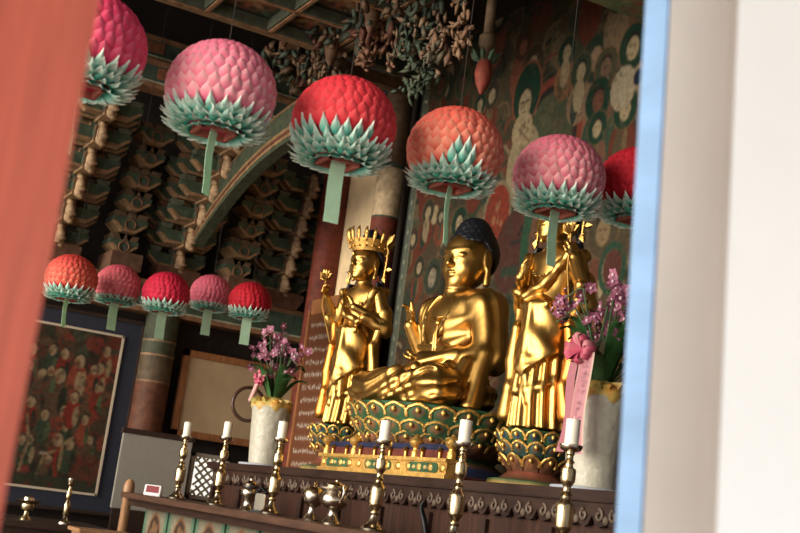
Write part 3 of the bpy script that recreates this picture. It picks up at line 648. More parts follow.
# ================================================================== ALTAR
AX = 3.5; AT = 1.225
root = thing('altar_table', 'long dark red-brown wooden altar with a scalloped carved frieze, under the golden statues', 'altar', (AX,6.9,0))
def A(a, b): return [(a[i]-(AX,6.9,0)[i]) for i in range(3)], [(b[i]-(AX,6.9,0)[i]) for i in range(3)]
q = MB(); q.bbox(*A((3.5,3.6,AT-.055),(4.70,9.60,AT))); q.bbox(*A((3.8,9.6,AT-.055),(4.7,9.95,AT))); q.build('top', M['altar'], root, bevel=.006)
q = MB(); q.bbox(*A((3.56,3.65,0),(4.66,9.55,AT-.056))); q.build('body', M['altar_v'], root)
q = MB()
for k in range(11): y = 3.7+k*.58; q.bbox(*A((3.535,y-.03,.05),(3.558,y+.03,AT-.19)))
q.bbox(*A((3.535,3.62,.62),(3.557,9.55,.68))); q.build('stiles', M['altar'], root)
# frieze: scalloped board with raised scrolls
q = MB(); n = 27; y = 3.65; dy = 5.85/n
for k in range(n):
    y0 = y+k*dy; pts = [(y0,AT-.057),(y0,AT-.10)]
    for i in range(9): t = i/8; pts.append((y0+dy*t, AT-.115-.055*math.sin(PI*t)**.8-.018*math.sin(3*PI*t)))
    pts += [(y0+dy,AT-.10),(y0+dy,AT-.057)]
    q.prism([(p[0]-6.9,p[1]) for p in pts], 0, 3.525-AX, 3.545-AX)
fr = q.build('carved_frieze', M['altar'], root)
q = MB()
for k in range(n):
    y0 = y+(k+.5)*dy-6.9
    for sg in (-1,1):
        pts = []
        for i in range(12): t = i/11; a = PI/2+sg*2*PI*1.1*t; r = .030*(1-.75*t); pts.append((3.52-AX, y0+sg*.052+r*math.cos(a), AT-.115+r*math.sin(a)))
        q.tube(pts, .0085, 6)
    q.ball((3.52-AX,y0,AT-.135), (.012,.018,.022), n=8, m=6)
tag(q.build('scrolls', mat('worn_carving', (.10,.065,.045), .6, noise=.3), fr, smooth=True), kind='stuff')
# lower front shelf that carries the candlesticks
ST = .893
root = thing('candle_shelf', 'long narrow wooden shelf in front of the altar carrying the brass candlesticks', 'shelf', (3.2,6.9,0))
q = MB(); q.bbox((-.27,-3.2,ST-.045), (.28,3.05,ST)); q.build('shelf_board', M['shelfwood'], root, bevel=.006)
q = MB(); q.bbox((-.20,-3.2,ST-.10), (-.17,3.0,ST-.046)); q.build('apron', M['altar'], root)
for y in (2.95,):
    q = MB(); q.lathe([(.038,0),(.038,.86),(.045,.87),(.045,.95),(.030,.985),(.012,1.0)], 16, (-.20,y+.13,0)); q.build('end_post', M['tanwood'], root, smooth=True)
for y in (-3.1,):
    q = MB(); q.bbox((-.2,y-.03,0), (-.14,y+.03,ST-.046)); q.build('leg', M['tanwood'], root)
random.seed(12)
for k in range(7):   # painted panels below the shelf
    y0 = 9.62-k*.62
    pc = Picture(-.29, .29, -.33, .33, .012, (.30,.28,.20)); pc.rect(-.30,-.235,-1,1,(.12,.24,.15)); pc.rect(.235,.30,-1,1,(.12,.24,.15)); pc.rect(-1,1,.29,.4,(.10,.05,.03))
    pc.ell((0,0.06),(.15,.20),(.06,.035,.025)); pc.ring((0,.06),(.165,.215),.13,(.33,.16,.08))
    for j in range(7): a = 2*PI*j/7; pc.ell((.07*math.cos(a),.06+.10*math.sin(a)),(.05,.04),(.26,.14,.07),a)
    pc.img *= .55; o = pc.mesh('medallion_panel', lambda u, v: (np.zeros_like(u), -u, v), M['mural'], root, thick=(.03,0,0)); o.location = (-.05,y0-6.9,ST-.40)
# ================================================================== CANDLESTICKS
def make_candlestick():
    root = thing('candlestick', '', 'candlestick', (0,0,0), 0, 'tall turned brass candlesticks on the shelf before the altar')
    q = MB(); q.lathe([(.070,0),(.072,.012),(.066,.020),(.052,.028),(.036,.045),(.026,.065),(.020,.085)], 24); q.build('foot', M['silver'], root, smooth=True)
    q = MB(); q.lathe([(.020,.085),(.026,.092),(.026,.104),(.018,.112),(.026,.128),(.036,.14),(.038,.15),(.040,.23),(.038,.25),(.027,.262),(.021,.275),(.019,.285),(.027,.293),(.019,.302),(.016,.325),(.022,.335),(.030,.348),(.032,.356),(.033,.395),(.030,.408),(.018,.415),(.016,.43),(.024,.438),(.016,.446),(.014,.466),(.020,.474),(.018,.484)], 24); q.v = [(x,y,.085+(z-.085)*.955) for (x,y,z) in q.v]; q.build('stem', M['brass'], root, smooth=True)
    q = MB(); q.lathe([(.018,.464),(.030,.467),(.044,.474),(.050,.486),(.051,.497),(.046,.496),(.034,.484),(.006,.483)], 24); q.build('drip_pan', M['silver'], root, smooth=True)
    return root
def make_candle():
    q = MB(); q.lathe([(.029,0),(.031,.004),(.031,.120),(.029,.124),(.010,.1225),(.003,.1215)], 24); q.tube([(0,0,.119),(.001,0,.130),(.003,.001,.136)], .0016, 5)
    return q.build('candle', M['candle'], smooth=True)
CS = [('leftmost tall brass candlestick, beside the little red-screened clock', 9.345), ('tall brass candlestick in front of the lattice window, second from the left', 8.452), ('tall brass candlestick in front of the left white flower pot', 7.45),
      ('tall brass candlestick before the gilt railing of the seated statue', 6.01), ('tall brass candlestick to the right of the gilt railing, before the dark lotus throne', 5.17), ('rightmost and largest brass candlestick, before the pink ribbon', 4.29)]
cd0 = make_candlestick(); cn0 = make_candle()
for i, (lab, y) in enumerate(CS):
    o = cd0 if i == 0 else copy_tree(cd0); o.location = (3.2,y,ST); o['label'] = lab; o.rotation_euler = (0,0,.3*i)
    c = cn0 if i == 0 else cn0.copy()
    if i: C.objects.link(c)
    c.location = (3.2,y,ST+.4835)
    tag(c, 'white pillar candle on the '+['leftmost candlestick beside the clock','candlestick before the lattice window','candlestick before the left flower pot','candlestick before the gilt railing','candlestick before the dark lotus throne','rightmost candlestick before the pink ribbon'][i], 'candle', 'white candles on the candlesticks')
# ---- brass vessels on the shelf
def lathe_thing(name, label, cat, loc, parts, group=None, rz=0):
    root = thing(name, label, cat, loc, rz, group)
    for pn, prof, m in parts:
        q = MB(); q.lathe(prof, 28); q.build(pn, M[m], root, smooth=True)
    return root
a = at(0, 3.32, 311, 517)
v = lathe_thing('lidded_cup', 'brass lidded offering cup on a pedestal, left of the wide rimmed one', 'cup', (3.32,a[1],ST), [
 ('foot',[(.048,0),(.050,.008),(.040,.02),(.028,.045),(.022,.07),(.026,.085)],'silver'), ('bowl',[(.026,.085),(.05,.10),(.062,.125),(.066,.15),(.066,.165),(.060,.165)],'silver'), ('lid',[(.068,.166),(.064,.185),(.045,.205),(.015,.215),(.010,.225),(.014,.236),(.004,.246)],'brass')], 'brass offering vessels')
a = at(0, 3.10, 331, 526)
v = lathe_thing('incense_burner', 'wide-rimmed brass incense burner on a pedestal foot between the candlesticks', 'incense burner', (3.10,a[1],ST), [
 ('foot',[(.055,0),(.056,.01),(.044,.025),(.03,.05),(.024,.07),(.03,.085)],'silver'), ('bowl',[(.03,.085),(.06,.10),(.078,.125),(.080,.15),(.066,.175),(.070,.19),(.108,.198),(.110,.206),(.066,.202),(.03,.195)],'silver'), ('lid',[(.066,.2025),(.06,.222),(.03,.238),(.008,.244),(.008,.252),(.004,.256)],'brass')], 'brass offering vessels')
for s in (-1,1):
    q = MB(); q.tube([(0,s*.078,.14),(0,s*.105,.16),(0,s*.112,.19),(0,s*.10,.215),(0,s*.108,.228)], .008, 8); q.build('handle', M['silver'], v, smooth=True)
a = at(0, 3.2, 238, 508)
v = lathe_thing('water_jar', 'silver-coloured lidded jar with black rings between two candlesticks at left', 'jar', (3.27,a[1],ST), [
 ('body',[(.05,0),(.054,.01),(.04,.03),(.035,.06),(.052,.09),(.062,.115),(.060,.14),(.045,.155)],'silver'), ('neck_ring',[(.046,.155),(.054,.160),(.054,.168),(.044,.172)],'blackplastic'), ('lid',[(.044,.172),(.046,.182),(.03,.20),(.012,.207),(.012,.217),(.004,.225)],'silver')], 'brass offering vessels')
a = at(0, 3.15, 253, 506)
root = thing('silver_plaque', 'small silver plaque with a scrolled black top standing beside the lidded jar', 'plaque', (3.20,a[1],ST), .25)
box_obj('plate', (-.012,-.055,.012), (.012,.055,.125), M['silver'], root, .004); box_obj('base', (-.04,-.065,0), (.04,.065,.014), M['blackplastic'], root, .004)
q = MB()
for k in range(5): q.ball((0,-.05+.025*k,.135+.012*(2-abs(k-2))), .016, n=10, m=8)
q.build('scroll_top', M['blackmetal'], root, smooth=True)
a = at(0, 3.05, 152, 499)
root = thing('digital_clock', 'small white digital clock with a red screen at the left end of the shelf', 'clock', (3.05,a[1],ST), .95)
q = MB(); q.prism([(-.035,0),(.035,0),(.02,.085),(-.02,.085)], 1, -.068, .068); q.build('case', M['whiteplastic'], root, bevel=.004)
q = MB(); q.add([(-.0335,-.052,.026),(-.0335,.052,.026),(-.0215,.052,.078),(-.0215,-.052,.078),(-.030,-.052,.026),(-.030,.052,.026),(-.018,.052,.078),(-.018,-.052,.078)], [(0,1,2,3),(7,6,5,4),(0,4,5,1),(1,5,6,2),(2,6,7,3),(3,7,4,0)]); q.build('screen', M['redscreen'], root)
a = at(0, 3.05, 420, 535)
q = MB(); pts = [(0,0,0),(0,-.004,.04),(-.01,.006,.09),(-.015,.03,.13),(-.015,.045,.16),(-.012,.035,.185)]
q.lathe([(.035,0),(.035,.008),(.01,.014)], 16); q.tube(pts, [.012,.013,.014,.013,.010,.006], 8); o = q.build('mallet_stand', M['blackmetal'], loc=(3.08,a[1],ST), smooth=True); tag(o, 'dark curved metal hook stand on the shelf right of the middle candlestick', 'stand')
# ================================================================== FLOWER POTS
def make_pot(name, label, X, Y, seed, ribbon=None, hoop=False, scale=1.0):
    random.seed(seed); root = thing(name, label, 'potted orchid', (X,Y,AT), 0)
    q = MB(); q.lathe([(.145,0),(.20,.004),(.205,.018),(.19,.022),(.14,.016)], 36); q.build('saucer', M['saucer'], root, smooth=True)
    q = MB(); q.lathe([(.115,.018),(.125,.024),(.132,.10),(.147,.30),(.158,.455),(.164,.47),(.160,.478),(.150,.472),(.146,.44),(.03,.43)], 40, flute=.012, nf=20); q.build('pot', M['ceramic'], root, smooth=True)
    q = MB(); q.lathe([(.146,.44),(.165,.475),(.16,.50),(.12,.545),(.06,.56),(.01,.565)], 30, flute=.07, nf=7)
    for k in range(16):
        a = 2*PI*k/16+random.uniform(-.15,.15); leafspike(q, (.11*math.cos(a),.11*math.sin(a),.50), (math.cos(a),math.sin(a),random.uniform(.3,.9)), random.uniform(.05,.09), .04, (1,1,1))
    q.build('wrapping', M['wrap'], root, smooth=True)
    q = MB()
    for k in range(16):   # strap leaves
        a = random.uniform(0,2*PI); L = random.uniform(.22,.42); h = random.uniform(.14,.34); n = 7; vs = []
        for i in range(n):
            t = i/(n-1); r = .03+L*t*.62; z = .52+h*math.sin(PI*.62*t); w = .030*math.sin(PI*(.12+.85*t))+.004
            cx, cy = r*math.cos(a), r*math.sin(a); vs += [(cx-w*math.sin(a),cy+w*math.cos(a),z+.008),(cx,cy,z-.004),(cx+w*math.sin(a),cy-w*math.cos(a),z+.008)]
        q.add(vs, [(3*i+j,3*i+j+1,3*i+j+4,3*i+j+3) for i in range(n-1) for j in (0,1)])
    q.build('leaves', M['leafg'], root, smooth='all')
    st = MB(); spots = []
    for k in range(9):
        a = 2*PI*k/9+random.uniform(-.3,.3); top = Vector((random.uniform(.04,.20)*math.cos(a), random.uniform(.12,.36)*math.sin(a), random.uniform(.86,1.08)))
        pts = [Vector((.02*math.cos(a),.02*math.sin(a),.53)), Vector((.05*math.cos(a),.06*math.sin(a),.72)), top*.85+Vector((0,0,.16)), top, top+Vector((.05*math.cos(a),.09*math.sin(a),-.05))]
        st.tube(pts, .005, 6, (.06,.10,.04))
        for i in range(9):
            t = .35+.65*i/8; s = t*(len(pts)-1); j = min(int(s),len(pts)-2); p = pts[j].lerp(pts[j+1], s-j); spots.append(p+Vector((random.gauss(0,.028),random.gauss(0,.04),random.gauss(0,.035))))
    st.build('stems', M['paint'], root, smooth=True)
    random.shuffle(spots)
    for p in spots[:66]:
        f = MB(); nrm = Vector((random.uniform(-1,.2),random.uniform(-1,.6),random.uniform(-.4,.6))).normalized(); e1 = nrm.cross(Vector((0,0,1))).normalized(); e2 = nrm.cross(e1)
        cc = random.choice([(.20,.022,.075),(.28,.04,.12),(.12,.012,.045),(.36,.10,.17),(.22,.025,.085)]); r = random.uniform(.030,.044)
        for k in range(5):
            a = 2*PI*k/5+.3; d = e1*math.cos(a)+e2*math.sin(a); s = nrm.cross(d)
            f.add([p, p+d*r*.55+s*r*.42+nrm*.004, p+d*r+nrm*.010, p+d*r*.55-s*r*.42+nrm*.004], [(0,1,2,3)], [mix(cc,(.6,.35,.45),.3),cc,mix(cc,(.7,.45,.55),.25),cc])
        f.ball(p+nrm*.006, r*.24, (.75,.55,.62), 6, 5); f.build('blossom', M['orchid'], root, smooth='all')
    if hoop:
        q = MB(); q.tube([(-.135+.135*math.cos(2*PI*k/40),.19,.49+.135*math.sin(2*PI*k/40)) for k in range(41)], .015, 10); q.build('hoop_handle', M['hoop'], root, smooth=True)
        q = MB()
        for k in range(26):
            a = random.uniform(0,2*PI); r = random.uniform(0,.045); c = Vector((-.13+random.uniform(-.02,.03), .02+r*math.cos(a), .70+r*math.sin(a)))
            leafspike(q, c, (-.6,math.cos(a),math.sin(a)), .05, .022, random.choice([(.70,.16,.24),(.80,.35,.38),(.6,.10,.18)]))
        for k in range(8):
            leafspike(q, (-.14,.02+.012*k,.66-.016*k), (-.2,.6,-.7), .07, .022, (.80,.48,.46))
        tag(q.build('pink_bow', M['orchid'], root, smooth='all'), 'pink gauze bow')
    return root
a = at(0, 3.74, 263, 440); make_pot('potted_orchid', 'white textured pot of purple orchids with a dark hoop and pink bow, at left', 3.78, a[1], 41, hoop=True)
a = at(0, 3.78, 592, 440); rp = make_pot('potted_orchid', 'white textured pot of purple orchids with a printed pink ribbon, by the blue door frame', 3.80, a[1], 43)
# pink ribbon with a printed line of characters, tied in a bow in front of the right pot
pr = Picture(0, .085, 0, .50, .0045, (.44,.17,.20)); pr.rect(0,.008,0,1,(.58,.42,.33)); pr.rect(.077,.09,0,1,(.58,.42,.33))
random.seed(9)
for k in range(13):
    if k == 6: continue
    z = .46-k*.031; x = .045
    for j in range(5): u, w = random.uniform(-.013,.013), random.uniform(-.011,.011); h = random.random() < .5; pr.line((x+u,z+w), (x+u+(.014 if h else 0), z+w+(0 if h else .013)), .0045, (.16,.02,.05))
rb = pr.mesh('ribbon', lambda u, v: (-.20-.012*np.sin(v*9)-.02*np.cos(u*20), -.085-u*1.0, .17+v), M['pinkribbon'], rp, thick=(.001,0,0))
pr2 = Picture(0, .075, 0, .46, .02, (.40,.15,.18)); pr2.rect(0,.01,0,1,(.55,.40,.32))
pr2.mesh('ribbon', lambda u, v: (-.19+.015*np.sin(v*12), .05-u*.9-.16*(v-.1)*0.9+.0*v, .18+v), M['pinkribbon'], rp, thick=(.001,0,0))
q = MB()
for k in range(14):
    a = 2*PI*k/14; n = 8; c = Vector((-.20,-.08,.69)); d = Vector((random.uniform(-.4,.2),math.cos(a),math.sin(a)*.6)).normalized(); s = d.cross(Vector((1,0,0))).normalized(); vs = []
    for i in range(n):
        t = i/(n-1); p = c+d*(.085*math.sin(PI*t)**.8*(1 if t < .5 else 1))+Vector((-.035*math.sin(2*PI*t),0,0)); w = .014
        vs += [p-s*w, p+s*w]
    q.add(vs, [(2*i,2*i+1,2*i+3,2*i+2) for i in range(n-1)], random.choice([(.50,.085,.14),(.56,.20,.23),(.42,.06,.11)]))
q.build('bow', M['pinkribbon'], rp, smooth='all')
q = MB(); q.tube([(-.05,.04,.5),(-.13,-.02,.62),(-.195,-.08,.69)], .004, 6); q.build('bow_wire', M['leafg'], rp)
# ================================================================== TEXT BOARD behind the left statue
root = thing('inscribed_board', 'red-brown wooden board with rows of white characters, behind the left crowned statue', 'board', (4.62,10.02,AT))
tb = Picture(-.46, .46, .04, 1.52, .0075, (.115,.038,.014)); random.seed(17); zz = 1.40
while zz > .1:
    for k in range(17):
        x = -.40+k*.05
        for j in range(4):
            u, v2 = random.uniform(-.014,.014), random.uniform(-.014,.014); h = random.random() < .5
            tb.line((x+u,zz+v2), (x+u+(.016 if h else 0), zz+v2+(0 if h else .016)), .008, (.46,.40,.33))
    tb.rect(-.5,.5,zz-.062,zz-.054,(.09,.03,.016)); zz -= .118
tb.mesh('board_face', lambda u, v: (np.zeros_like(u), -u, v), M['flat'], root, thick=(.03,0,0))
q = MB(); q.bbox((-.015,-.50,0),(.04,-.455,1.56)); q.bbox((-.015,.455,0),(.04,.50,1.56)); q.bbox((-.01,-.455,1.515),(.04,.455,1.66)); q.bbox((-.01,-.455,0),(.04,.455,.045)); q.build('frame', M['orangewood'], root, bevel=.006)
# ================================================================== LOWER LEFT: side altar before the painting
root = thing('side_altar', 'low dark wooden side altar below the framed painting', 'altar', (2.35,10.9,0))
box_obj('top', (-.95,-.55,.50), (.72,.55,.555), M['darkwood'], root, .005); box_obj('body', (-.9,-.50,0), (.68,.5,.499), M['darkwood'], root, .005)
sc_ = lathe_thing('side_candlestick', 'slim silver candlestick on the dark side altar under the painting', 'candlestick', (at(1,10.6,64,523)[0],10.6,.556), [
 ('foot',[(.06,0),(.058,.014),(.03,.03),(.018,.06)],'silver'), ('stem',[(.018,.06),(.028,.075),(.03,.16),(.022,.18),(.014,.20),(.022,.215),(.024,.27),(.013,.29),(.012,.315)],'brass'), ('cup',[(.012,.315),(.03,.335),(.034,.385),(.028,.386),(.01,.35)],'silver')])
gb = lathe_thing('offering_cup', 'small brass stemmed cup with flared rim near the red door post', 'cup', (at(1,10.6,25,520)[0],10.6,.556), [
 ('foot',[(.05,0),(.045,.015),(.02,.04),(.018,.07)],'brass'), ('bowl',[(.018,.07),(.05,.085),(.058,.11),(.056,.13),(.105,.155),(.108,.162),(.05,.15),(.01,.145)],'brass'), ('lid',[(.052,.152),(.045,.185),(.02,.2),(.008,.205)],'silver')])
a = at(1, 9.6, 100, 530)
root = thing('offering_box', 'light orange-brown wooden box top at the lower left before the shelf post', 'box', (a[0]+.02,9.6,0))
box_obj('body', (-.20,-.15,0), (.20,.15,a[2]-.03), M['tanwood'], root, .006); box_obj('lid', (-.23,-.18,a[2]-.029), (.23,.18,a[2]), M['tanwood'], root, .006)
# ================================================================== LOTUS THRONES
def lotus_throne(name, label, loc, prof, rows, ex=1.0, group=None, coat=None):
    """prof: core profile; rows: (z, radius, petal count, petal height, petal width, flare, colour, rim)"""
    root = thing(name, label, 'throne', loc, 0, group)
    q = MB(); q.lathe(prof, 40, sy=ex); q.build('core', M['paint'], root, smooth=True)
    P = MB(); G = MB()
    for (z, R, n, h, w, fl, col, rim) in rows:
        for k in range(n):
            a = 2*PI*(k+.5*(rows.index((z,R,n,h,w,fl,col,rim)) % 2))/n; nu, nv = 7, 7; vs = []; cs = []; edge = []
            for i in range(nu):
                t = i/(nu-1); wd = w*.5*(math.sqrt(max(.02,1-(max(0,t-.5)/.5)**2)))*(.8+.2*min(1,t*2))
                for j in range(nv):
                    s = (j/(nv-1)-.5)*2; r = R+fl*t**1.4+.022*math.sin(PI*t)*(1-s*s)+.004
                    y = wd*s; x = r*math.cos(a)-y*math.sin(a); yy = (r*math.sin(a)+y*math.cos(a))*ex
                    vs.append((x,yy,z+h*t)); d = math.hypot(s, (t-.55)*1.7)
                    cs.append(mix(rim if d < .42 else col, col, .15 if d < .42 else 0))
            P.add(vs, [(i*nv+j,i*nv+j+1,(i+1)*nv+j+1,(i+1)*nv+j) for i in range(nu-1) for j in range(nv-1)], cs)
            pts = [Vector(vs[i*nv]) for i in range(2,nu)]+[Vector(vs[(nu-1)*nv+j]) for j in range(1,nv-1)]+[Vector(vs[i*nv+nv-1]) for i in range(nu-1,1,-1)]
            out = Vector((math.cos(a),math.sin(a)*ex,0))*.004; G.tube([p+out for p in pts], .0085*h/.09, 6)
            m = Vector(vs[(nu-3)*nv+nv//2])+out*1.5; G.ball(m, (.012*h/.09,.012*h/.09,.016*h/.09), n=8, m=6)
    P.build('lotus_petals', M['paint'], root, smooth='all'); G.build('gilt_edges', M['gold_rough'], root, smooth=True)
    return root
LG = (.024,.080,.032); LB = (.13,.055,.028); LN = (.020,.030,.085); LR = (.16,.04,.022)
BX, BY, BZ = 4.15, 7.07, 1.70
lotus_throne('lotus_throne', 'broad green and gilt lotus throne carrying the large seated statue', (BX,BY,AT), [(.52,0,LR),(.52,.05,LR),(.50,.06,LN),(.48,.11,LN),(.44,.13,LB),(.40,.16,LG),(.42,.20,LB),(.46,.24,LB),(.53,.32,LG),(.57,.40,LG),(.58,.462,LG),(.575,.473,LG),(.02,.474,LG)],
    [(.19,.44,20,.105,.16,.07,(.10,.05,.028),(.24,.09,.04)),(.265,.50,22,.10,.16,.06,(.035,.075,.035),(.20,.08,.035)),(.345,.55,24,.115,.16,.05,LG,(.14,.06,.03))], 1.10)
# ================================================================== SEATED STATUE
def hand(W, D, N, S, L=.17, curl=(.15,.25,.2,.3), thumb=1):
    """palm and five fingers: W wrist, D finger direction, N palm normal, S towards the thumb; gives (a, b, r1, r2) segments"""
    W, D, N, S = Vector(W), Vector(D).normalized(), Vector(N).normalized(), Vector(S).normalized(); out = []
    k = L/.17
    for i, off in enumerate((.030,.010,-.011,-.030)):
        base = W+D*.075*k+S*off*k; out.append((W+S*off*.5*k, base, .020*k, .015*k))
        ln = (.068,.078,.072,.056)[i]*k; d1 = (D*math.cos(curl[i])+N*math.sin(curl[i])); p1 = base+d1*ln*.5; d2 = (D*math.cos(curl[i]*2.2)+N*math.sin(curl[i]*2.2)); p2 = p1+d2*ln*.5
        out += [(base,p1,.0135*k,.0125*k),(p1,p2,.0125*k,.0095*k)]
    t0 = W+D*.025*k+S*.03*k; t1 = t0+(D*.6+S*.6+N*.35).normalized()*.04*k; t2 = t1+(D*.8+N*.55+S*.05).normalized()*.038*k
    out += [(t0,t1,.0165*k,.0145*k),(t1,t2,.014*k,.010*k)]
    return out
def segs(p, d, L, k):
    for (a, b, r1, r2) in L: d = smin(d, d_cap(p, a, b, r1, r2), k)
    return d
def turn_head(p, hz, f0, yaw, bow):
    """coordinates of the head's own frame: turned to its left by yaw and bowed forward, about the top of the neck"""
    x, y, z = p; x0 = -f0; z0 = hz-.12; X, Y, Z = x-x0, y, z-z0
    cy, sy = math.cos(-yaw), math.sin(-yaw); X, Y = X*cy-Y*sy, X*sy+Y*cy
    cb, sb = math.cos(bow), math.sin(bow); X, Z = X*cb+Z*sb, -X*sb+Z*cb
    return (X+x0, Y, Z+z0)
def head_sdf(p, hz, s=1.0, f0=0.0, yaw=0.0, bow=0.0):
    p = turn_head(p, hz, f0, yaw, bow)
    def c(f, sd, z): return (-(f*s+f0), sd*s, hz+z*s)
    def r(a, b, d): return (a*s, b*s, d*s)
    d = d_ell(p, c(.02,0,.02), r(.148,.140,.185)); d = smin(d, d_ell(p, c(.07,0,-.09), r(.085,.098,.075)), .05*s); d = smin(d, d_ell(p, c(.125,0,-.135), r(.035,.045,.03)), .03*s)
    for g in (-1,1):
        d = smin(d, d_ell(p, c(.095,g*.062,-.05), r(.055,.05,.055)), .03*s)
        d = smin(d, d_cap(p, c(.158,g*.018,.062), c(.118,g*.100,.070), .010*s, .007*s), .016*s)
        d = smin(d, d_ell(p, c(.142,g*.056,.030), r(.017,.036,.017)), .008*s)
        d = -smin(-d, d_ell(p, c(.163,g*.058,.016), r(.012,.034,.005)), .006*s)
        d = smin(d, d_ell(p, c(-.005,g*.145,.01), r(.035,.016,.070)), .012*s); d = smin(d, d_cap(p, c(-.002,g*.150,-.05), c(.010,g*.152,-.135), .018*s, .022*s), .012*s)
        d = -smin(-d, d_ell(p, c(.005,g*.166,.005), r(.018,.012,.045)), .008*s)
    d = smin(d, d_cap(p, c(.160,0,.055), c(.188,0,-.022), .011*s, .019*s), .014*s); d = smin(d, d_ell(p, c(.165,0,-.028), r(.022,.032,.014)), .010*s)
    d = smin(d, d_ell(p, c(.160,0,-.072), r(.016,.036,.010)), .006*s); d = smin(d, d_ell(p, c(.156,0,-.092), r(.017,.028,.010)), .008*s)
    return d
def buddha():
    root = thing('seated_statue', 'large gilded seated statue with dark hair and raised right hand on the lotus throne', 'statue', (BX,BY,BZ))
    hz = 1.06; tf = -.07; HS = 1.13; hf = tf-.045; HY = .26; HB = .10
    def legs(p, e=0):
        d = d_ell(p, J(-.02,0,.13), (.30+e,.42+e,.15+e))
        for g in (-1,1): d = smin(d, d_cap(p, J(0,g*.22,.14), J(.30,g*.48,.115), .165+e, .115+e), .06)
        d = smin(d, d_cap(p, J(.30,.47,.115), J(.39,-.12,.155), .115+e, .085+e), .05); d = smin(d, d_cap(p, J(.32,-.51,.11), J(.44,.10,.085), .112+e, .080+e), .05)
        return smin(d, d_ell(p, J(.30,0,.04), (.20+e,.47+e,.05+e)), .05)
    def torso(p, e=0):
        d = d_ell(p, J(tf+.02,0,.36), (.18+e,.27+e,.24+e)); d = smin(d, d_ell(p, J(tf+.01,0,.60), (.175+e,.31+e,.22+e)), .08)
        return smin(d, d_cap(p, J(tf-.01,-.31,.70), J(tf-.01,.31,.70), .125+e, .125+e), .08)
    def r_arm(p, e=0):
        d = d_cap(p, J(tf,.36,.69), J(tf-.05,.43,.36), .098+e, .078+e); return smin(d, d_cap(p, J(tf-.05,.43,.36), J(.06,.44,.62), .074+e, .046+e), .03)
    def l_arm(p, e=0):
        d = d_cap(p, J(tf,-.36,.69), J(tf+.01,-.49,.36), .100+e, .085+e); return smin(d, d_cap(p, J(tf+.01,-.49,.36), J(.25,-.14,.30), .082+e, .046+e), .04)
    hr = hand(J(.06,.44,.63), J(.14,.03,1), J(1,.05,-.15), J(0,-1,0), .185, (.1,.55,.45,.2)); hl = hand(J(.25,-.13,.315), J(.35,.85,.0), J(.0,-.1,1), J(1,-.35,.1), .175, (.25,.55,.6,.4))
    def body(p):
        d = smin(legs(p), torso(p), .06); d = smin(d, r_arm(p), .04); d = smin(d, l_arm(p), .04)
        d = smin(d, d_cap(p, J(tf+.02,0,.76), J(tf+.04,0,.95), .098, .090), .05)
        for k in range(3): d = smin(d, d_ell(p, J(tf+.035,0,.84+.030*k), (.094,.094,.012)), .008)
        d = smin(d, head_sdf(p, hz, HS, hf, HY, HB), .015)
        d = segs(p, d, hr, .006); d = segs(p, d, hl, .006)
        foot = d_cap(p, J(.36,-.26,.235), J(.36,-.06,.225), .045, .032); return np.maximum(smin(d, foot, .015), -(p[2]-.001))
    sdf_obj('body', body, (-.62,-.76,-.03), (.38,.72,1.38), .0075, M['gold'], root, 1)
    def robe(p):
        x, y, z = p; f, s = -x, y
        ar = np.clip((np.abs(s)-.30)*12,0,1); w1 = (1-ar)*np.sin(34*(z*.55-s*.75+.35*np.sin(4*s+3*z)+f*.3))+ar*np.sin(62*f+7*z+9*np.sin(3*z)); w1 = np.sign(w1)*np.abs(w1)**.8
        d = smin(torso(p,.016), l_arm(p,.022), .05); ra = d_cap(p, J(tf,.36,.69), J(tf-.05,.44,.38), .118, .112); d = smin(d, ra, .05)
        d = d-.0075*w1
        cut = d_ell(p, J(tf+.20,.035,.655), (.17,.165,.265)); cut = np.minimum(cut, d_ell(p, J(tf+.04,0,.92), (.15,.155,.17)))
        cut = np.minimum(cut, d_cap(p, J(-.03,.44,.47), J(.10,.44,.70), .068, .12)); d = -smin(-d, cut, .016)
        w2 = np.sin(58*z+5*np.sin(4.5*s+.6)+16*f+3*s); w2 = np.sign(w2)*np.abs(w2)**.75
        w3 = np.sin(70*(np.sqrt((f-.42)**2+(s+.48)**2+(z-.12)**2))+6*z+5*s); lg = legs(p,.016)-.010*w2-.007*w3*np.clip((-s-.05)*6,0,1)
        lg = -smin(-lg, d_cap(p, J(.36,-.28,.26), J(.36,-.02,.25), .062, .05), .01)
        d = smin(d, lg, .045)
        # gathered cloth over the lap and the sleeve falling on the left thigh
        for (a, b, r1, r2) in [(J(.10,-.30,.40),J(.16,.16,.31),.035,.022),(J(.13,-.28,.34),J(.20,.20,.27),.035,.02),(J(.12,.16,.44),J(.13,-.22,.40),.022,.028),(J(.02,-.53,.36),J(.10,-.54,.02),.055,.075),(J(.12,-.48,.30),J(.26,-.52,.04),.05,.05),(J(.20,-.40,.28),J(.40,-.44,.05),.035,.035),(J(.10,.30,.28),J(.34,.50,.22),.03,.02),(J(.30,-.30,.24),J(.45,.0,.12),.02,.03),(J(.44,-.2,.03),J(.36,.40,.02),.035,.025)]: d = smin(d, d_cap(p, a, b, r1, r2), .03)
        # raised robe edges
        for pts in [[J(tf+.06,.20,.80),J(tf+.145,.19,.66),J(tf+.175,.13,.52),J(tf+.19,.02,.42)],[J(tf+.05,-.17,.82),J(tf+.16,-.14,.64),J(tf+.19,-.08,.52),J(tf+.19,.04,.42)]]:
            for i in range(3): d = smin(d, d_cap(p, pts[i], pts[i+1], .017, .017), .012)
        return np.maximum(d, -(z-.001))
    sdf_obj('robe', robe, (-.64,-.80,-.04), (.40,.76,.96), .008, M['gold'], root, 1)
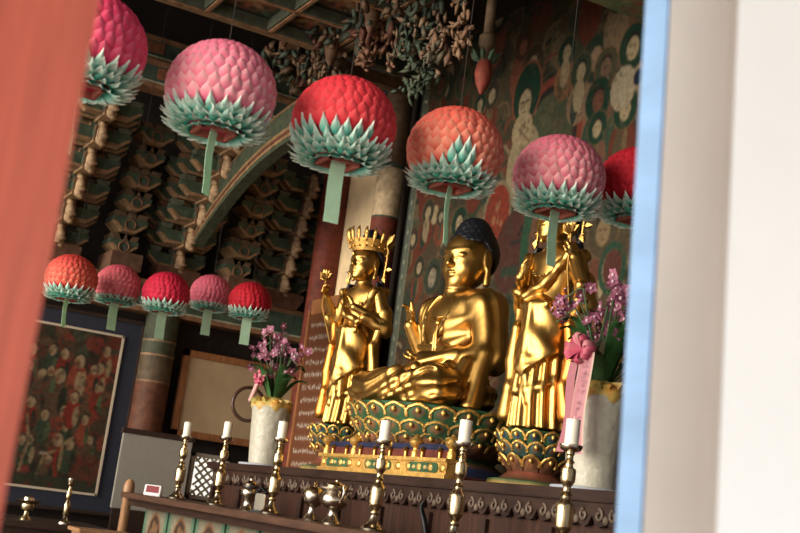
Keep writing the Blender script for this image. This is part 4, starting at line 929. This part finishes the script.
    def hair(p):
        x, y, z = turn_head(p, hz, hf, HY, HB); f = (-x-hf)/HS; y = y/HS; z = (z-hz)/HS
        q = (-f, y, z)
        d = d_ell(q, (.025,0,.060), (.172,.160,.180)); d = smin(d, d_ell(q, (.03,0,.215), (.095,.095,.075)), .06)
        d = np.maximum(d, -(z-.118-np.where(f > .02, .10, 1.35)*(f-.02))*.7)
        n = .004*(np.sin(95*x)*np.sin(95*y*HS)*np.sin(95*z*HS)); return d*HS-n
    sdf_obj('hair', hair, (-.26,-.3,.86), (.42,.3,1.50), .007, M['hair'], root, 1)
    q = MB(); c = Vector(J(.145,-.09,.585))
    q.ball(c, (.018,.024,.022), n=10, m=8)
    for (d, L) in [((0,.9,.5),.075),((.1,-.8,.5),.07)]:
        d = Vector(d).normalized(); q.tube([c, c+d*L*.5+Vector((-.012,0,.012)), c+d*L], [.010,.019,.008], 8, flat=.5)
    for sd in (-.02,.015): q.tube([c, c+Vector((-.014,sd*.6,-.09)), c+Vector((-.006,sd,-.20))], [.010,.014,.012], 8, flat=.5)
    q.build('sash_bow', M['gold'], root, smooth=True)
buddha()
# ================================================================== STANDING CROWNED STATUES
def bodhisattva(name, label, loc, m, hp, rz=0, throne_label=''):
    """m = +1: its right hand raised; m = -1: mirrored"""
    root = thing(name, label, 'statue', loc, rz, 'standing crowned statues'); del root['group']
    def K(f, s, z): return J(f, m*s, z)
    hz = 1.27; hs = .78
    hr = hand(K(.13,.285,1.0), K(.3,.0,1), K(-.1,-1,.1), K(1,0,-.2), .14, (.6,.7,.75,.8)); hl = hand(K(.175,-.10,.90), K(.35,.6,.75), K(-.6,.4,.2), K(.3,.1,.9), .13, (.3,.5,.6,.7))
    def base(p, e=0):
        d = d_ell(p, J(0,0,.94), (.098+e,.150+e,.19+e)); d = smin(d, d_cap(p, J(-.01,-.14,1.03), J(-.01,.14,1.03), .066+e, .066+e), .05)
        d = smin(d, d_ell(p, J(.01,0,.70), (.118+e,.150+e,.17+e)), .07); return d
    def body(p):
        d = base(p); d = smin(d, d_cap(p, K(0,.17,1.03), K(-.02,.265,.80), .062, .05), .03); d = smin(d, d_cap(p, K(-.02,.265,.80), K(.13,.285,1.0), .048, .032), .02)
        d = smin(d, d_cap(p, K(0,-.17,1.03), K(-.02,-.255,.80), .062, .05), .03); d = smin(d, d_cap(p, K(-.02,-.255,.80), K(.175,-.10,.90), .048, .032), .02)
        d = smin(d, d_cap(p, J(0,0,1.05), J(.01,0,1.18), .062, .055), .03); d = smin(d, head_sdf(p, hz, hs, .01), .012)
        d = segs(p, d, hr, .005); d = segs(p, d, hl, .005)
        d = smin(d, d_cap(p, J(.0,0,.6), J(.0,0,.05), .12, .11), .05)
        for g in (-1,1): d = smin(d, d_cap(p, J(.02,g*.06,.03), J(.14,g*.075,.018), .035, .026), .02)
        for k in range(15):
            a = PI*(k/14-.5)*1.25; d = smin(d, d_ell(p, J(.085*math.cos(a)+.03, .12*math.sin(a), 1.0-.085*math.cos(a)), (.011,.011,.011)), .004)
        return np.maximum(d, -(p[2]-.001))
    sdf_obj('body', body, (-.33,-.42,-.03), (.22,.42,1.47), .0065, M['gold'], root, 1)
    def robe(p):
        x, y, z = p; f, s = -x, y*m; an = np.arctan2(s, f+.001)
        w = np.sin(15*an+.9*np.sin(6*z)+2.2*z); w = np.sign(w)*np.abs(w)**.7
        d = d_cap(p, J(0,0,.66), J(0,0,.02), .140, .178)*.95-.011*w*np.clip((.78-z)*3,0,1); d = np.maximum(d, -(z-.012))
        w2 = np.sin(30*(z+.55*np.abs(s)**1.2*4*.3-.5*f)); over = d_cap(p, J(.01,0,.70), J(.012,0,.36), .150, .180)-.008*w2; over = np.maximum(over, -(z-(.30+.9*np.abs(s)))); d = smin(d, over, .018)
        # girdle, knots and shawl
        for (a, b, r1, r2) in [(K(.125,-.10,.735),K(.125,.10,.735),.024,.024),(K(.155,0,.74),K(.165,0,.40),.022,.03),(K(.165,0,.42),K(.15,.05,.16),.024,.020),(K(.155,-.02,.5),K(.16,-.06,.22),.018,.022),
            (K(.05,.17,1.05),K(.115,.05,.86),.034,.028),(K(.115,.05,.86),K(.12,-.10,.80),.030,.028),(K(.05,-.17,1.05),K(.10,-.14,.88),.036,.03),(K(-.05,.18,1.06),K(-.09,-.0,1.02),.045,.04),(K(-.05,-.18,1.06),K(-.09,0,1.02),.045,.04),
            (K(-.02,.24,.90),K(-.03,.275,.74),.060,.050),(K(-.03,.275,.75),K(.06,.29,.84),.05,.04),(K(-.02,-.24,.90),K(-.03,-.265,.75),.06,.055),(K(-.02,-.265,.76),K(.11,-.16,.83),.055,.045)]: d = smin(d, d_cap(p, a, b, r1, r2), .022)
        for z0 in (.22,.40):
            W = [K(.155*math.cos(t*1.2),.155*math.sin(t*1.2),z0+.075*t*t) for t in (-1,-.6,-.2,.2,.6,1)]
            for i in range(5): d = smin(d, d_cap(p, W[i], W[i+1], .016, .016), .03)
        d = d-.004*np.sin(55*(z+.6*s))*np.clip((z-.7)*8,0,1)
        cut = d_ell(p, J(.12,0,1.0), (.075,.10,.105)); return -smin(-d, cut, .01)
    sdf_obj('robe', robe, (-.26,-.40,-.02), (.22,.40,1.14), .0065, M['gold'], root, 1)
    for sd, mt in ((1,'orange_gold'),(-1,'gold')):
        def scarf(p, sd=sd):
            x, y, z = p; d = None
            P = [K(.02,sd*.25,.80),K(.035,sd*.22,.62),K(.03,sd*.25,.42),K(.035,sd*.225,.26),K(.03,sd*.255,.10)]
            for i in range(4):
                e = d_cap(p, P[i], P[i+1], .030+.006*i, .034+.006*i); d = e if d is None else smin(d, e, .02)
            return d-.004*np.sin(90*x+14*z)
        yy = m*sd; sdf_obj('scarf', scarf, (-.14,min(yy*.12,yy*.36),.02), (.08,max(yy*.12,yy*.36),.88), .007, M[mt], root, 1)
    def hair(p):
        x, y, z = p; d = d_ell(p, J(-.025,0,hz+.035), (.112,.118,.155)); f = -x
        d = np.maximum(d, -(z-(hz+.115)-np.where(f > 0,.1,1.6)*f)*.6); d = smin(d, d_ell(p, J(-.01,0,hz+.21), (.075,.075,.09)), .03)
        for g in (-1,1):
            d = smin(d, d_cap(p, J(-.06,g*.10,hz-.03), J(-.05,g*.15,hz-.16), .022, .02), .02)
            for k in range(3): d = smin(d, d_cap(p, J(-.045+.03*k,g*.155,hz-.15), J(-.04+.045*k,g*(.185+.01*k),hz-.29), .014, .008), .006)
        return d
    sdf_obj('hair', hair, (-.16,-.24,.92), (.17,.24,1.60), .007, M['hair'], root, 1)
    # crown: flared openwork band with flame tips, side ribbons and pendants
    q = MB(); n = 48; vs = []
    for (r, z) in [(.120,0),(.128,0),(.150,.045),(.172,.085),(.165,.087),(.142,.047)]:
        for k in range(n): a = 2*PI*k/n; vs.append((r*math.cos(a)*1.0, r*math.sin(a)*1.05, z))
    q.add(vs, [(i*n+k,i*n+(k+1)%n,((i+1)%6)*n+(k+1)%n,((i+1)%6)*n+k) for i in range(6) for k in range(n)])
    crown = q.build('crown', M['gold_rough'], root, loc=(0,0,hz+.105), smooth=True)
    q = MB()
    for k in range(17):
        a = 2*PI*k/17; front = .5+.5*math.cos(a-PI); h = .055+.060*front; d = Vector((math.cos(a),math.sin(a)*1.05,0)); p0 = d*.160+Vector((0,0,.07))
        q.tube([p0, p0+d*.016+Vector((0,0,h*.45)), p0+d*.022+Vector((0,0,h*.8)), p0+d*.012+Vector((0,0,h))], [.014,.022,.015,.003], 8, flat=.6)
        q.ball(p0+d*.026+Vector((0,0,h*.45)), .010, n=8, m=6); q.ball(d*.150+Vector((0,0,.03)), .011, n=8, m=6); q.ball(d*.17+Vector((0,0,.065)), .009, n=8, m=6)
    q.build('flame_tips', M['gold'], crown, smooth=True)
    for g in (-1,1):
        q = MB(); y = g*.172
        q.tube([(.02,y,.05),(.02,y*1.12,.01),(.015,y*1.13,-.10),(.01,y*1.10,-.20)], [.012,.010,.009,.008], 8)
        for z in (-.03,-.085,-.14,-.19): q.ball((.016,y*1.12,z), .014, n=8, m=6)
        leafspike(q, (.01,y*1.1,-.19), (0,g*.3,-1), .06, .022, (1,1,1)); leafspike(q, (.02,y*1.05,.05), (.1,g*.5,1), .11, .028, (1,1,1)); leafspike(q, (.02,y*1.12,-.15), (.1,g,.2), .06, .02, (1,1,1))
        q.build('pendant', M['gold'], crown, smooth=True)
    # lotus flower held in the raised hand
    q = MB(); b = Vector(K(.165,.275,1.07)); pts = [b+Vector((0,0,-.42))+Vector(K(-.1,-.04,0)), b+Vector((0,0,-.15)), b, b+Vector((0,0,.07))]
    q.tube(pts, .007, 7)
    for k in range(9):
        a = 2*PI*k/9; leafspike(q, b+Vector((0,0,.06)), (math.cos(a)*.7,math.sin(a)*.7,.75), .075, .024, (1,1,1))
    for k in range(7):
        a = 2*PI*k/7+.3; leafspike(q, b+Vector((0,0,.06)), (math.cos(a)*.35,math.sin(a)*.35,1), .085, .022, (1,1,1))
    q.build('lotus_flower', M['gold'], root, smooth=True)
    return root
SX = 4.12; LYs, RYs = 8.40, 5.86; SZ = 1.60
bodhisattva('crowned_statue', 'gilded crowned standing statue holding a lotus, left of the seated one', (SX,LYs,SZ), 1, 0, rz=.32)
bodhisattva('crowned_statue', 'gilded crowned standing statue right of the seated one, beside the pink ribbon', (SX,RYs,SZ-.03), -1, 0, rz=.15)
for lab, y, z in (('small green and gilt lotus throne under the left standing statue', LYs, SZ), ('small dark lotus throne with gilt edges under the right standing statue', RYs, SZ-.03)):
    h = z-AT
    lotus_throne('lotus_throne', lab, (SX,y+(.08 if y > 8 else 0),AT), [(.27,0,LG),(.27,.025,(.30,.20,.06)),(.26,.05,LG),(.20,.06,LB),(.15,.10,LR),(.14,h-.22,LB),(.17,h-.16,LG),(.205,h-.06,LG),(.205,h-.012,LG),(.2,h-.004,LG),(.02,h-.003,LG)],
      [(h-.24,.145,11,.09,.095,.06,LB,(.26,.10,.04)),(h-.16,.175,13,.085,.095,.045,(.03,.07,.06),LB),(h-.095,.195,14,.085,.09,.035,LG,LN)])
# plinths under the thrones
for lab, y in (('low green and gilt plinth under the left small lotus throne', LYs), ('low green and gilt plinth edge under the right small lotus throne', RYs)): pass
# gilded low railing in front of the seated statue
root = thing('gilt_railing', 'low gilded openwork stand with green cartouches in front of the broad lotus throne', 'stand', (3.585,6.72,AT))
q = MB(); q.bbox((-.05,-.84,0),(.035,.84,.025)); q.bbox((-.03,-.82,.025),(.025,.82,.095)); q.bbox((-.05,-.84,.095),(.035,.84,.115))
for k in range(13): y = -.78+.13*k; q.ball((-.034,y,.06), (.010,.028,.024), n=8, m=6)
q.build('rail_base', M['gold_rough'], root, smooth=True)
for y in (-.56,0,.56):
    q = MB(); q.prism([(y-.17,.045),(y-.15,.032),(y+.15,.032),(y+.17,.045),(y+.17,.075),(y+.15,.088),(y-.15,.088),(y-.17,.075)], 0, -.036, -.028, (.03,.085,.035))
    for k in range(4): q.ball((-.037,y-.10+.066*k,.06), (.006,.02,.012), (.45,.33,.12), 8, 6)
    q.build('cartouche', M['paint'], root)
box_obj('infill', (.0,-.80,.115), (.03,.80,.165), M['paint'], root, 0, col=(.10,.02,.012)); box_obj('cloth', (.0,-.80,.1655), (.032,.80,.20), M['paint'], root, .006, col=(.009,.013,.045))
for y in (-.81,-.40,0,.40,.81):
    q = MB(); q.lathe([(.026,.115),(.026,.15),(.018,.16),(.018,.17),(.036,.185),(.045,.205),(.036,.225),(.014,.24),(.005,.255)], 14, (-.0,y,0)); q.build('post', M['gold_rough'], root, smooth=True)
for y in [-.70+.2*k for k in range(8)]:
    q = MB(); q.lathe([(.012,.115),(.012,.15),(.020,.158),(.010,.175),(.003,.18)], 10, (-.01,y,0)); q.build('baluster', M['gold'], root, smooth=True)
# ================================================================== LIGHT AND CAMERA
w = bpy.data.worlds.new('daylight'); bpy.context.scene.world = w; w.use_nodes = True
bg = w.node_tree.nodes['Background']; bg.inputs['Color'].default_value = (1.0,.955,.89,1); bg.inputs['Strength'].default_value = 1.35
def sun(name, d, e, ang, col):
    l = bpy.data.lights.new(name, 'SUN'); l.energy = e; l.angle = math.radians(ang); l.color = col
    o = bpy.data.objects.new(name, l); C.objects.link(o); o.rotation_euler = Vector(d).to_track_quat('-Z','Y').to_euler(); return o
sun('hazy_sun', (.97,.10,-.12), 3.0, 46, (1,.90,.74))
cam = bpy.data.cameras.new('camera'); co = bpy.data.objects.new('camera', cam); C.objects.link(co)
cam.sensor_width = 36; cam.lens = F*36/800; cam.clip_start = .05; cam.clip_end = 100
fwd = Vector((FW[0]*math.cos(PIT), FW[1]*math.cos(PIT), math.sin(PIT))); right = Vector((RT[0],RT[1],0)); up = right.cross(fwd)
r2 = right*math.cos(ROLL)+up*math.sin(ROLL); u2 = -right*math.sin(ROLL)+up*math.cos(ROLL)
# image-right axis r2: du/dx = cos, dv/dx = sin
mx = Matrix((r2, u2, -fwd)).transposed().to_4x4(); mx.translation = (0,0,CZ); co.matrix_world = mx
cam.dof.use_dof = True; cam.dof.focus_distance = 7.2; cam.dof.aperture_fstop = 4.0
sc = bpy.context.scene; sc.camera = co
sc.view_settings.view_transform = 'Standard'; sc.view_settings.look = 'None'; sc.view_settings.gamma = 1; sc.view_settings.use_curve_mapping = False
sc.view_settings.exposure = 0.8
